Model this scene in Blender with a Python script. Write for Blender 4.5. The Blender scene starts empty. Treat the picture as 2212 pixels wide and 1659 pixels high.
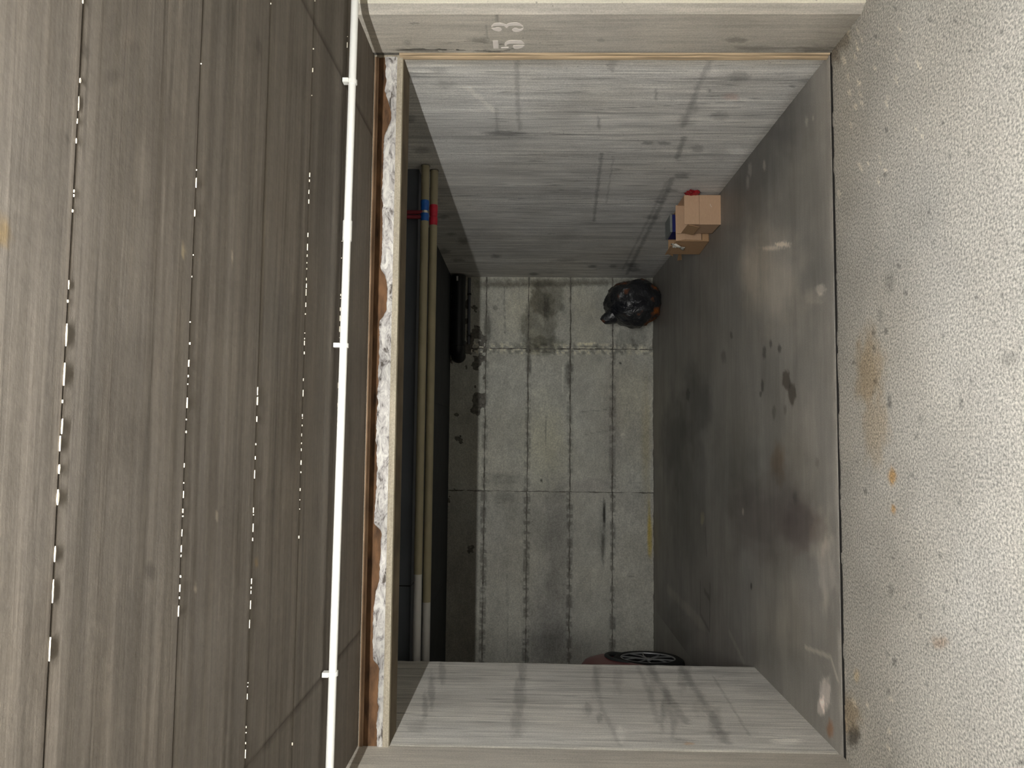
import bpy, bmesh, math, random
import numpy as np
from mathutils import Vector, Matrix

# ------------------------------------------------------------------ camera, world, exposure
SC = bpy.context.scene
COL = SC.collection
W, H, F = 2212, 1659, 1582.5
CAM_Z = 1.5
YAW, PITCH, ROLL = 0.0678, 0.0200, 0.0091
fw = np.array([math.sin(YAW)*math.cos(PITCH), math.cos(YAW)*math.cos(PITCH), math.sin(PITCH)])
rt = np.array([math.cos(YAW), -math.sin(YAW), 0.0])
up = np.cross(rt, fw)
rt, up = math.cos(ROLL)*rt+math.sin(ROLL)*up, -math.sin(ROLL)*rt+math.cos(ROLL)*up
# the photograph was taken with the camera turned on its side: its right edge points to the floor
cd = bpy.data.cameras.new('camera')
cam = bpy.data.objects.new('camera', cd); COL.objects.link(cam)
cd.sensor_fit = 'HORIZONTAL'; cd.sensor_width = 36.0; cd.lens = F/W*36.0
cd.clip_start = 0.05
m = Matrix.Identity(4)
for i in range(3):
    m[i][0] = -up[i]; m[i][1] = rt[i]; m[i][2] = -fw[i]
m[2][3] = CAM_Z
cam.matrix_world = m
SC.camera = cam

wd = bpy.data.worlds.new('world'); SC.world = wd; wd.use_nodes = True
wd.node_tree.nodes['Background'].inputs[0].default_value = (0.5, 0.5, 0.48, 1)
wd.node_tree.nodes['Background'].inputs[1].default_value = 0.0
vs = SC.view_settings
vs.view_transform = 'Standard'; vs.look = 'None'; vs.gamma = 1.0; vs.use_curve_mapping = False
vs.exposure = 2.28
LAMP_STRENGTH = 228.0
LAMP_COLOR = (0.985, 0.99, 0.965)
LAMP_POS = (0.0, 0.2, 2.195)
LAMP_LEN = 1.5

# ------------------------------------------------------------------ pixel -> place
def ray(x, y):
    d = fw*F + rt*(H/2-y) + up*(W/2-x)
    return d
O = np.array([0, 0, CAM_Z])
def onX(x, y, X): d = ray(x, y); return O+d*(X/d[0])
def onY(x, y, Y): d = ray(x, y); return O+d*(Y/d[1])
def onZ(x, y, Z): d = ray(x, y); return O+d*((Z-CAM_Z)/d[2])

# ------------------------------------------------------------------ numbers of the place (metres)
YF, YB = 3.603, 8.69            # front of the box (lintel), back wall
ZO, ZI, ZL = 2.29, 2.415, 2.144 # driveway ceiling, box ceiling, lintel underside
XL, XLO = -1.50, -1.68          # divider faces
YD = 4.927                      # end of the divider
XN = -4.85                      # far wall of the neighbouring bay
YP = 3.18                       # front of the pillars
YBACK = -4.6                    # wall behind the camera
XE = 8.0
def XR(Y): return 1.913-(Y-YF)*0.0079
CS = 0.016                      # ceiling boards run a little askew

# ------------------------------------------------------------------ helpers: noise, mesh
def _hash(ix, iy, s):
    h = (ix*374761393+iy*668265263+s*974634777) & 0xffffffff
    h = ((h ^ (h >> 13))*1274126177) & 0xffffffff
    h = ((h ^ (h >> 15))*2246822519) & 0xffffffff
    return ((h ^ (h >> 16)) & 0xffffff)/float(0xffffff)
def vnoise(x, y, s=0):
    x = np.asarray(x, float); y = np.asarray(y, float)
    ix = np.floor(x).astype(np.int64); iy = np.floor(y).astype(np.int64)
    fx = x-ix; fy = y-iy
    fx = fx*fx*(3-2*fx); fy = fy*fy*(3-2*fy)
    a = _hash(ix, iy, s); b = _hash(ix+1, iy, s); c = _hash(ix, iy+1, s); d = _hash(ix+1, iy+1, s)
    return (a*(1-fx)+b*fx)*(1-fy)+(c*(1-fx)+d*fx)*fy
def fbm(x, y, s=0, o=4):
    t = 0; a = 0.5; n = 0
    for i in range(o):
        t = t+a*vnoise(x*2**i, y*2**i, s+i*17); n += a; a *= 0.55
    return t/n
def sm(a, b, x):
    t = np.clip((x-a)/(b-a), 0, 1); return t*t*(3-2*t)

def srgb(r, g, b):
    f = lambda c: (c/12.92 if c <= 0.04045 else ((c+0.055)/1.055)**2.4)
    return tuple(f(v/255.0) for v in (r, g, b))

def add(ob, parent=None):
    COL.objects.link(ob)
    if parent is not None: ob.parent = parent
    return ob
def tag(o, label=None, cat=None, group=None, kind=None):
    if label: o['label'] = label
    if cat: o['category'] = cat
    if group: o['group'] = group
    if kind: o['kind'] = kind
    return o
def empty(name, loc=(0, 0, 0), rz=0.0):
    o = bpy.data.objects.new(name, None); COL.objects.link(o)
    o.location = loc; o.rotation_euler = (0, 0, rz); o.empty_display_size = 0.1
    return o

class MB:
    def __init__(self): self.v = []; self.f = []
    def quad(self, *p):
        n = len(self.v); self.v += [tuple(q) for q in p]; self.f.append(tuple(range(n, n+len(p))))
    def box(self, a, b):
        (x0, y0, z0), (x1, y1, z1) = a, b
        n = len(self.v)
        self.v += [(x0, y0, z0), (x1, y0, z0), (x1, y1, z0), (x0, y1, z0), (x0, y0, z1), (x1, y0, z1), (x1, y1, z1), (x0, y1, z1)]
        for f in ((0, 3, 2, 1), (4, 5, 6, 7), (0, 1, 5, 4), (1, 2, 6, 5), (2, 3, 7, 6), (3, 0, 4, 7)):
            self.f.append(tuple(n+i for i in f))
        return self
    def prism(self, pts, ax, a, b):
        # outline pts (2D) extruded along axis ax from a to b
        n = len(self.v); k = len(pts)
        def P(p, t):
            q = list(p); q.insert(ax, t); return tuple(q)
        self.v += [P(p, a) for p in pts]+[P(p, b) for p in pts]
        self.f.append(tuple(range(n, n+k))); self.f.append(tuple(range(n+2*k-1, n+k-1, -1)))
        for i in range(k):
            j = (i+1) % k
            self.f.append((n+i, n+j, n+k+j, n+k+i))
        return self
    def tube(self, path, r, n=20, cap=True, closed=False):
        path = [Vector(p) for p in path]; k = len(path)
        rr = r if isinstance(r, (list, tuple)) else [r]*k
        base = len(self.v); prev = None
        for i, p in enumerate(path):
            a = path[i-1] if i > 0 else (path[-1] if closed else p); b = path[i+1] if i < k-1 else (path[0] if closed else p)
            t = (b-a).normalized()
            if prev is None:
                u = t.orthogonal().normalized()
            else:
                u = (prev-t*prev.dot(t)).normalized()
            prev = u; w = t.cross(u)
            for j in range(n):
                an = 2*math.pi*j/n
                self.v.append(tuple(p+(u*math.cos(an)+w*math.sin(an))*rr[i]))
        for i in range(k if closed else k-1):
            i2 = (i+1) % k
            for j in range(n):
                j2 = (j+1) % n
                self.f.append((base+i*n+j, base+i*n+j2, base+i2*n+j2, base+i2*n+j))
        if cap and not closed:
            self.f.append(tuple(base+j for j in reversed(range(n))))
            self.f.append(tuple(base+(k-1)*n+j for j in range(n)))
        return self
    def build(self, name, mat, parent=None, smooth=False, bevel=0.0, seg=2, angle=40):
        me = bpy.data.meshes.new(name); me.from_pydata(self.v, [], self.f)
        if bevel > 0 or True:
            bm = bmesh.new(); bm.from_mesh(me)
            bmesh.ops.recalc_face_normals(bm, faces=bm.faces)
            if bevel > 0:
                ed = [e for e in bm.edges if len(e.link_faces) == 2 and e.calc_face_angle(0) > math.radians(25)]
                bmesh.ops.bevel(bm, geom=ed, offset=bevel, segments=seg, profile=0.5, affect='EDGES')
            bm.to_mesh(me); bm.free()
        if smooth:
            me.polygons.foreach_set('use_smooth', [True]*len(me.polygons))
            me.set_sharp_from_angle(angle=math.radians(angle))
        me.materials.append(mat)
        at = me.color_attributes.new('mark', 'FLOAT_COLOR', 'POINT')
        at.data.foreach_set('color', [1.0]*(4*len(me.vertices)))
        return add(bpy.data.objects.new(name, me), parent)

def grid(name, mat, p00, pu, pv, step, paint=None, disp=None, parent=None, skirt=0.0, jag=0.0, jseed=3, smooth=True, flip=False):
    """flat dense patch p00 + s*pu + t*pv; 'mark' holds its stains and painted light (colour multiplier)."""
    p00 = np.array(p00, float); pu = np.array(pu, float); pv = np.array(pv, float)
    lu, lv = np.linalg.norm(pu), np.linalg.norm(pv)
    nu, nv = max(1, int(round(lu/step))), max(1, int(round(lv/step)))
    s, t = np.meshgrid(np.linspace(0, 1, nu+1), np.linspace(0, 1, nv+1), indexing='ij')
    n = np.cross(pu, pv); n /= np.linalg.norm(n)
    if flip: n = -n
    P = p00+s[..., None]*pu+t[..., None]*pv
    if jag > 0:
        eu, ev = pu/lu, pv/lv
        su = 2*s-1; sv = 2*t-1
        edge_u = sm(1-6*jag/lu, 1, np.abs(su)); edge_v = sm(1-6*jag/lv, 1, np.abs(sv))
        q = fbm(P@ev*14+jseed*3.1, np.sign(su)*5+jseed, jseed)-0.35
        q2 = fbm(P@eu*14+jseed*1.7, np.sign(sv)*5+jseed, jseed+9)-0.35
        P = P-(np.sign(su)*edge_u*q*jag*2)[..., None]*eu-(np.sign(sv)*edge_v*q2*jag*2)[..., None]*ev
    C = np.ones(P.shape) if paint is None else paint(P)
    if disp is not None: P = P+disp(P)[..., None]*n
    V = P.reshape(-1, 3); C = np.clip(C.reshape(-1, 3), 0, 6)
    idx = np.arange((nu+1)*(nv+1)).reshape(nu+1, nv+1)
    Q = np.stack([idx[:-1, :-1], idx[1:, :-1], idx[1:, 1:], idx[:-1, 1:]], -1).reshape(-1, 4)
    if flip: Q = Q[:, ::-1]
    if skirt > 0:
        ring = np.concatenate([idx[:-1, 0], idx[-1, :-1], idx[:0:-1, -1], idx[0, :0:-1]])
        b = len(V); V = np.vstack([V, V[ring]-n*skirt]); C = np.vstack([C, C[ring]])
        k = len(ring); r2 = np.arange(b, b+k)
        S = np.stack([ring, r2, np.roll(r2, -1), np.roll(ring, -1)], -1)
        if flip: S = S[:, ::-1]
        Q = np.vstack([Q, S])
    me = bpy.data.meshes.new(name)
    me.vertices.add(len(V)); me.vertices.foreach_set('co', V.astype(np.float32).ravel())
    me.loops.add(Q.size); me.loops.foreach_set('vertex_index', Q.astype(np.int32).ravel())
    me.polygons.add(len(Q)); me.polygons.foreach_set('loop_start', np.arange(0, Q.size, 4, dtype=np.int32))
    me.polygons.foreach_set('loop_total', np.full(len(Q), 4, np.int32))
    me.update(calc_edges=True); me.validate()
    at = me.color_attributes.new('mark', 'FLOAT_COLOR', 'POINT')
    at.data.foreach_set('color', np.hstack([C, np.ones((len(C), 1))]).astype(np.float32).ravel())
    if smooth:
        me.polygons.foreach_set('use_smooth', [True]*len(me.polygons)); me.set_sharp_from_angle(angle=math.radians(35))
    me.materials.append(mat)
    return add(bpy.data.objects.new(name, me), parent)

# --- stains and painted light: a mask in the plane of the surface, placed from pixels of the photograph
class Plane:
    def __init__(self, un, ia, ib): self.un = un; self.ia = ia; self.ib = ib
    def ab(self, x, y):
        p = self.un(x, y); return np.array([p[self.ia], p[self.ib]])
    def spot(self, P, x, y, rx, ry, soft=0.4, rough=0.5, freq=2.2, seed=1, rot=0):
        c = self.ab(x, y); cr, sr = math.cos(rot), math.sin(rot)
        A = self.ab(x+rx*cr, y+rx*sr)-c; B = self.ab(x-ry*sr, y+ry*cr)-c
        M = np.linalg.inv(np.array([A, B]).T)
        a = P[..., self.ia]-c[0]; b = P[..., self.ib]-c[1]
        u = M[0, 0]*a+M[0, 1]*b; v = M[1, 0]*a+M[1, 1]*b
        r = np.sqrt(u*u+v*v)
        r = r+rough*(fbm(u*freq+seed*7.3, v*freq+seed*3.9, seed, 3)-0.5)*2
        return 1-sm(1-soft, 1+soft, r)
    def line(self, P, pts, w, soft=0.5, rough=0.4, seed=1):
        a = P[..., self.ia]; b = P[..., self.ib]; out = np.full(a.shape, 9.0)
        q = [self.ab(*p) for p in pts]
        for p0, p1 in zip(q[:-1], q[1:]):
            d = p1-p0; L = max(1e-9, d@d)
            t = np.clip(((a-p0[0])*d[0]+(b-p0[1])*d[1])/L, 0, 1)
            out = np.minimum(out, np.hypot(a-p0[0]-t*d[0], b-p0[1]-t*d[1]))
        out = out/w+rough*(fbm(a*40, b*40, seed, 2)-0.5)*2
        return 1-sm(1-soft, 1+soft, out)
def lay(C, mask, mul):
    mul = np.array(mul if np.ndim(mul) else (mul,)*3, float)
    return C*(1+mask[..., None]*(mul-1))

# ------------------------------------------------------------------ materials
def newmat(name):
    mt = bpy.data.materials.new(name); mt.use_nodes = True
    nt = mt.node_tree; b = nt.nodes['Principled BSDF']
    return mt, nt, b
def N(nt, t, **kw):
    n = nt.nodes.new(t)
    for k, v in kw.items(): setattr(n, k, v)
    return n
def plain(name, col, rough=0.6, metal=0.0, var=0.0, scale=20, bump=0.0, spec=None, stretch=(1, 1, 1)):
    mt, nt, b = newmat(name); L = nt.links
    b.inputs['Base Color'].default_value = (*col, 1); b.inputs['Roughness'].default_value = rough; b.inputs['Metallic'].default_value = metal
    if spec is not None: b.inputs['Specular IOR Level'].default_value = spec
    if var > 0 or bump > 0:
        tc = N(nt, 'ShaderNodeNewGeometry'); mp = N(nt, 'ShaderNodeMapping'); mp.inputs['Scale'].default_value = stretch
        L.new(tc.outputs['Position'], mp.inputs[0])
        no = N(nt, 'ShaderNodeTexNoise'); no.inputs['Scale'].default_value = scale; no.inputs['Detail'].default_value = 5
        L.new(mp.outputs[0], no.inputs['Vector'])
        if var > 0:
            rp = N(nt, 'ShaderNodeMapRange'); rp.inputs[1].default_value = 0.3; rp.inputs[2].default_value = 0.7
            rp.inputs[3].default_value = 1-var; rp.inputs[4].default_value = 1+var
            L.new(no.outputs['Fac'], rp.inputs[0])
            mx = N(nt, 'ShaderNodeVectorMath', operation='SCALE'); mx.inputs[0].default_value = col
            L.new(rp.outputs[0], mx.inputs['Scale']); L.new(mx.outputs[0], b.inputs['Base Color'])
        if bump > 0:
            bp = N(nt, 'ShaderNodeBump'); bp.inputs['Strength'].default_value = 1.0; bp.inputs['Distance'].default_value = bump
            L.new(no.outputs['Fac'], bp.inputs['Height']); L.new(bp.outputs[0], b.inputs['Normal'])
    return mt
def concrete(name, col, grain=(1, 1, 1), gscale=1.0, gvar=0.25, blotch=0.22, bscale=1.6, speck=0.12, sscale=140, sdetail=2, pores=0.0, bump=0.0015, rough=0.85, spec=0.3, tint=(1.0, 0.98, 0.945), lines=0.0, fine=0.12):
    """col linear; grain = scale of the streak noise per world axis (small along the board)."""
    mt, nt, b = newmat(name); L = nt.links
    g = N(nt, 'ShaderNodeNewGeometry')
    def noise(scale, detail, vec=(1, 1, 1), rough_=0.55, dist=0.0):
        mp = N(nt, 'ShaderNodeMapping'); mp.inputs['Scale'].default_value = vec
        L.new(g.outputs['Position'], mp.inputs[0])
        n = N(nt, 'ShaderNodeTexNoise'); n.inputs['Scale'].default_value = scale; n.inputs['Detail'].default_value = detail
        n.inputs['Roughness'].default_value = rough_; n.inputs['Distortion'].default_value = dist
        L.new(mp.outputs[0], n.inputs['Vector']); return n.outputs['Fac']
    def rng(src, a, b_, lo, hi):
        r = N(nt, 'ShaderNodeMapRange'); r.inputs[1].default_value = a; r.inputs[2].default_value = b_
        r.inputs[3].default_value = lo; r.inputs[4].default_value = hi; L.new(src, r.inputs[0]); return r.outputs[0]
    def mul(a, b_):
        n = N(nt, 'ShaderNodeMath', operation='MULTIPLY'); L.new(a, n.inputs[0])
        if isinstance(b_, float): n.inputs[1].default_value = b_
        else: L.new(b_, n.inputs[1])
        return n.outputs[0]
    def addn(a, b_):
        n = N(nt, 'ShaderNodeMath', operation='ADD'); L.new(a, n.inputs[0]); L.new(b_, n.inputs[1]); return n.outputs[0]
    gr = noise(gscale, 6, grain, 0.65, 0.3)
    gr2 = noise(gscale*0.35, 3, grain, 0.5, 0.2)
    bl = noise(bscale, 5, (1, 1, 1), 0.6, 0.4)
    sp = noise(sscale, sdetail, (1, 1, 1), 0.6)
    f = mul(rng(gr, 0.28, 0.72, 1-gvar, 1+gvar), rng(bl, 0.3, 0.7, 1-blotch, 1+blotch))
    f = mul(f, rng(gr2, 0.3, 0.7, 1-gvar*0.6, 1+gvar*0.6))
    f = mul(f, rng(sp, 0.36, 0.64, 1-speck, 1+speck))
    if fine > 0:
        fg = noise(gscale*3.2, 5, grain, 0.7, 0.2)
        f = mul(f, rng(fg, 0.32, 0.68, 1-fine, 1+fine))
    if lines > 0:      # thin dark lines left by the edges of the boards
        wl = noise(gscale*0.55, 2, grain, 0.4, 0.15)
        w2 = N(nt, 'ShaderNodeMath', operation='SUBTRACT'); L.new(wl, w2.inputs[0]); w2.inputs[1].default_value = 0.5
        w3 = N(nt, 'ShaderNodeMath', operation='ABSOLUTE'); L.new(w2.outputs[0], w3.inputs[0])
        f = mul(f, rng(w3.outputs[0], 0.0, 0.012, 1-lines, 1.0))
    if pores > 0:
        v = N(nt, 'ShaderNodeTexVoronoi'); v.inputs['Scale'].default_value = 22; L.new(g.outputs['Position'], v.inputs['Vector'])
        r = N(nt, 'ShaderNodeMapRange'); r.inputs[1].default_value = 0.07; r.inputs[2].default_value = 0.12
        r.inputs[3].default_value = 1-pores; r.inputs[4].default_value = 1.0; L.new(v.outputs['Distance'], r.inputs[0])
        pm = noise(3.0, 3); pr = rng(pm, 0.52, 0.6, 1.0, 0.0)
        mxp = N(nt, 'ShaderNodeMath', operation='MAXIMUM'); L.new(r.outputs[0], mxp.inputs[0]); L.new(pr, mxp.inputs[1])
        f = mul(f, mxp.outputs[0])
    # slow warm / cool drift
    wc = noise(0.9, 3)
    mixc = N(nt, 'ShaderNodeMix', data_type='RGBA'); L.new(rng(wc, 0.35, 0.65, 0.0, 1.0), mixc.inputs[0])
    mixc.inputs[6].default_value = (*col, 1)
    mixc.inputs[7].default_value = (col[0]*tint[0], col[1]*tint[1], col[2]*tint[2], 1)
    sc = N(nt, 'ShaderNodeVectorMath', operation='SCALE'); L.new(mixc.outputs[2], sc.inputs[0]); L.new(f, sc.inputs['Scale'])
    at = N(nt, 'ShaderNodeAttribute'); at.attribute_name = 'mark'
    mm = N(nt, 'ShaderNodeVectorMath', operation='MULTIPLY'); L.new(sc.outputs[0], mm.inputs[0]); L.new(at.outputs['Color'], mm.inputs[1])
    L.new(mm.outputs[0], b.inputs['Base Color'])
    b.inputs['Roughness'].default_value = rough; b.inputs['Specular IOR Level'].default_value = spec
    bp = N(nt, 'ShaderNodeBump'); bp.inputs['Strength'].default_value = 1.0; bp.inputs['Distance'].default_value = bump
    hsum = addn(mul(gr, 1.0), mul(sp, 0.35)); L.new(hsum, bp.inputs['Height']); L.new(bp.outputs[0], b.inputs['Normal'])
    return mt

M = {}
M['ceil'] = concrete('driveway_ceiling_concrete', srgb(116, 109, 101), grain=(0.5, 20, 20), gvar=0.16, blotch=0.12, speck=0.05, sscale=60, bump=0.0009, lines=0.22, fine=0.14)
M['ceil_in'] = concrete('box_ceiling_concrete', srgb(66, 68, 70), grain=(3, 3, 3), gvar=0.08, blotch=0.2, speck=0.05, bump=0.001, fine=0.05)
M['floor'] = concrete('driveway_floor_concrete', srgb(190, 187, 180), grain=(3, 3, 3), gvar=0.06, blotch=0.1, bscale=2.2, speck=0.48, sscale=105, sdetail=3, bump=0.0015, rough=0.6, spec=0.35, fine=0.0)
M['floor_in'] = concrete('box_floor_screed', srgb(140, 136, 130), grain=(1.1, 9, 9), gvar=0.1, blotch=0.14, bscale=2.0, speck=0.08, bump=0.0004, rough=0.5, spec=0.4, fine=0.08)
M['wall_r'] = concrete('right_wall_concrete', srgb(214, 212, 208), grain=(9, 24, 0.9), gvar=0.23, blotch=0.14, speck=0.13, bump=0.002, pores=0.45, lines=0.45, fine=0.26)
M['wall_l'] = concrete('divider_concrete', srgb(208, 205, 199), grain=(9, 24, 0.9), gvar=0.16, blotch=0.12, speck=0.1, bump=0.0015, lines=0.35, fine=0.26)
M['pillar'] = concrete('pillar_concrete', srgb(184, 178, 168), grain=(14, 14, 0.9), gvar=0.12, blotch=0.1, speck=0.1, bump=0.001, pores=0.3, fine=0.16)
M['back'] = concrete('back_wall_concrete', srgb(198, 197, 186), grain=(7, 7, 14), gvar=0.1, blotch=0.16, speck=0.14, sscale=70, bump=0.0015, pores=0.4, fine=0.12)
M['front'] = concrete('pale_pillar_front', srgb(226, 221, 205), grain=(14, 14, 0.9), gvar=0.08, blotch=0.06, speck=0.06, bump=0.001, pores=0.4, fine=0.08)  # front faces paler than the pillar sides
M['joint'] = plain('joint_mortar', srgb(116, 112, 104), 0.95, var=0.45, scale=30, bump=0.006)
M['lintel'] = concrete('lintel_concrete', srgb(172, 163, 146), grain=(2, 20, 20), gvar=0.14, blotch=0.15, speck=0.12, bump=0.002, pores=0.4)
M['dark'] = plain('dark_gap', srgb(30, 27, 24), 0.95, var=0.3, scale=40)
M['hall'] = concrete('hall_concrete', srgb(104, 100, 94), grain=(14, 14, 0.9), gvar=0.1, blotch=0.1, speck=0.07, bump=0.001)
M['white_pvc'] = plain('white_plastic', srgb(236, 234, 228), 0.35)
M['wood'] = plain('old_wood', srgb(196, 172, 140), 0.8, var=0.35, scale=9, bump=0.003, stretch=(6, 6, 0.35))
M['flake'] = plain('grout_flake', srgb(226, 216, 196), 0.9)
M['paint'] = plain('white_stencil_paint', srgb(238, 228, 220), 0.7, var=0.06, scale=30)

# ------------------------------------------------------------------ SETTING: driveway floor and box floor
FJ = 3.577      # joint between driveway slab and box slab
pz = Plane(lambda x, y: onZ(x, y, 0.0), 0, 1)
rng_ = random.Random(7)
def paint_floor(P):
    C = np.ones(P.shape); X, Y = P[..., 0], P[..., 1]
    # brownish worn strip along the joint
    e = sm(2.55, 3.56, Y+0.4*(fbm(X*3, Y*3, 5)-0.5))
    C = lay(C, e, (0.76, 0.735, 0.70))
    for x, y, rx, ry, s, mul in ((1875, 800, 28, 75, 3, (0.86, 0.74, 0.60)), (1890, 930, 26, 70, 4, (0.92, 0.84, 0.74)), (1927, 1030, 8, 18, 5, (1.0, 0.68, 0.36)),
                                 (1930, 1100, 5, 9, 6, (1.0, 0.68, 0.36)), (1845, 1592, 14, 22, 7, (0.3, 0.28, 0.26)), (1832, 1545, 26, 40, 8, (0.86, 0.74, 0.6)),
                                 (1932, 1430, 4, 9, 9, 0.45), (1925, 1275, 6, 12, 10, 0.7), (2030, 1388, 16, 12, 11, (0.8, 0.68, 0.6)), (2180, 775, 22, 16, 12, 0.75),
                                 (1922, 610, 9, 22, 13, 0.72), (1921, 868, 5, 16, 14, 0.62), (1988, 905, 6, 10, 15, 0.75), (1902, 680, 5, 22, 16, 0.75), (2205, 1646, 7, 5, 17, 0.2),
                                 (1800, 110, 16, 30, 18, (0.5, 0.46, 0.42)), (1823, 70, 14, 34, 19, (0.62, 0.58, 0.53)), (1850, 1460, 6, 12, 20, (1.3, 1.15, 0.9))):
        C = lay(C, pz.spot(P, x, y, rx, ry, soft=0.5, rough=0.5, seed=s), mul)
    r = random.Random(11)
    for i in range(46):       # pale flecks near the joint
        x = 1812+abs(r.gauss(0, 1))*70; y = r.uniform(60, 420) if i < 36 else r.uniform(1450, 1640)
        C = lay(C, pz.spot(P, x, y, r.uniform(2, 4.5), r.uniform(4, 10), soft=0.4, rough=0.5, seed=40+i, rot=-0.3), (1.45, 1.42, 1.36))
    for i in range(60):       # small dark pits
        x = r.uniform(1840, 2210); y = r.uniform(0, 1659)
        C = lay(C, pz.spot(P, x, y, r.uniform(2, 4), r.uniform(3, 7), soft=0.4, rough=0.5, seed=140+i), 0.5)
    return C
def jedge(P):
    return -0.004*sm(FJ-0.07, FJ, P[..., 1])*(fbm(P[..., 0]*20, P[..., 1]*20, 2))-0.012*sm(FJ-0.03, FJ-0.009, P[..., 1])*(0.35+0.65*sm(0.33, 0.5, fbm(P[..., 0]*7, P[..., 1]*7, 23)))
fl = grid('floor', M['floor'], (-2.0, 1.9, 0), (4.2, 0, 0), (0, FJ-0.009-1.9, 0), 0.0105, paint_floor,
          disp=jedge, skirt=0.05)
tag(fl, 'pale speckled concrete driveway floor in front of the parking box', kind='structure')
mb = MB()
mb.box((-XE, YBACK, -0.08), (XE, 1.9, 0)); o = mb.build('slab', M['floor'], fl)
mb = MB(); mb.box((-XE, 1.9, -0.08), (-2.0, FJ, 0)); mb.build('slab', M['floor'], fl)
mb = MB(); mb.box((2.2, 1.9, -0.08), (XE, FJ, 0)); mb.build('slab', M['floor'], fl)

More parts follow.
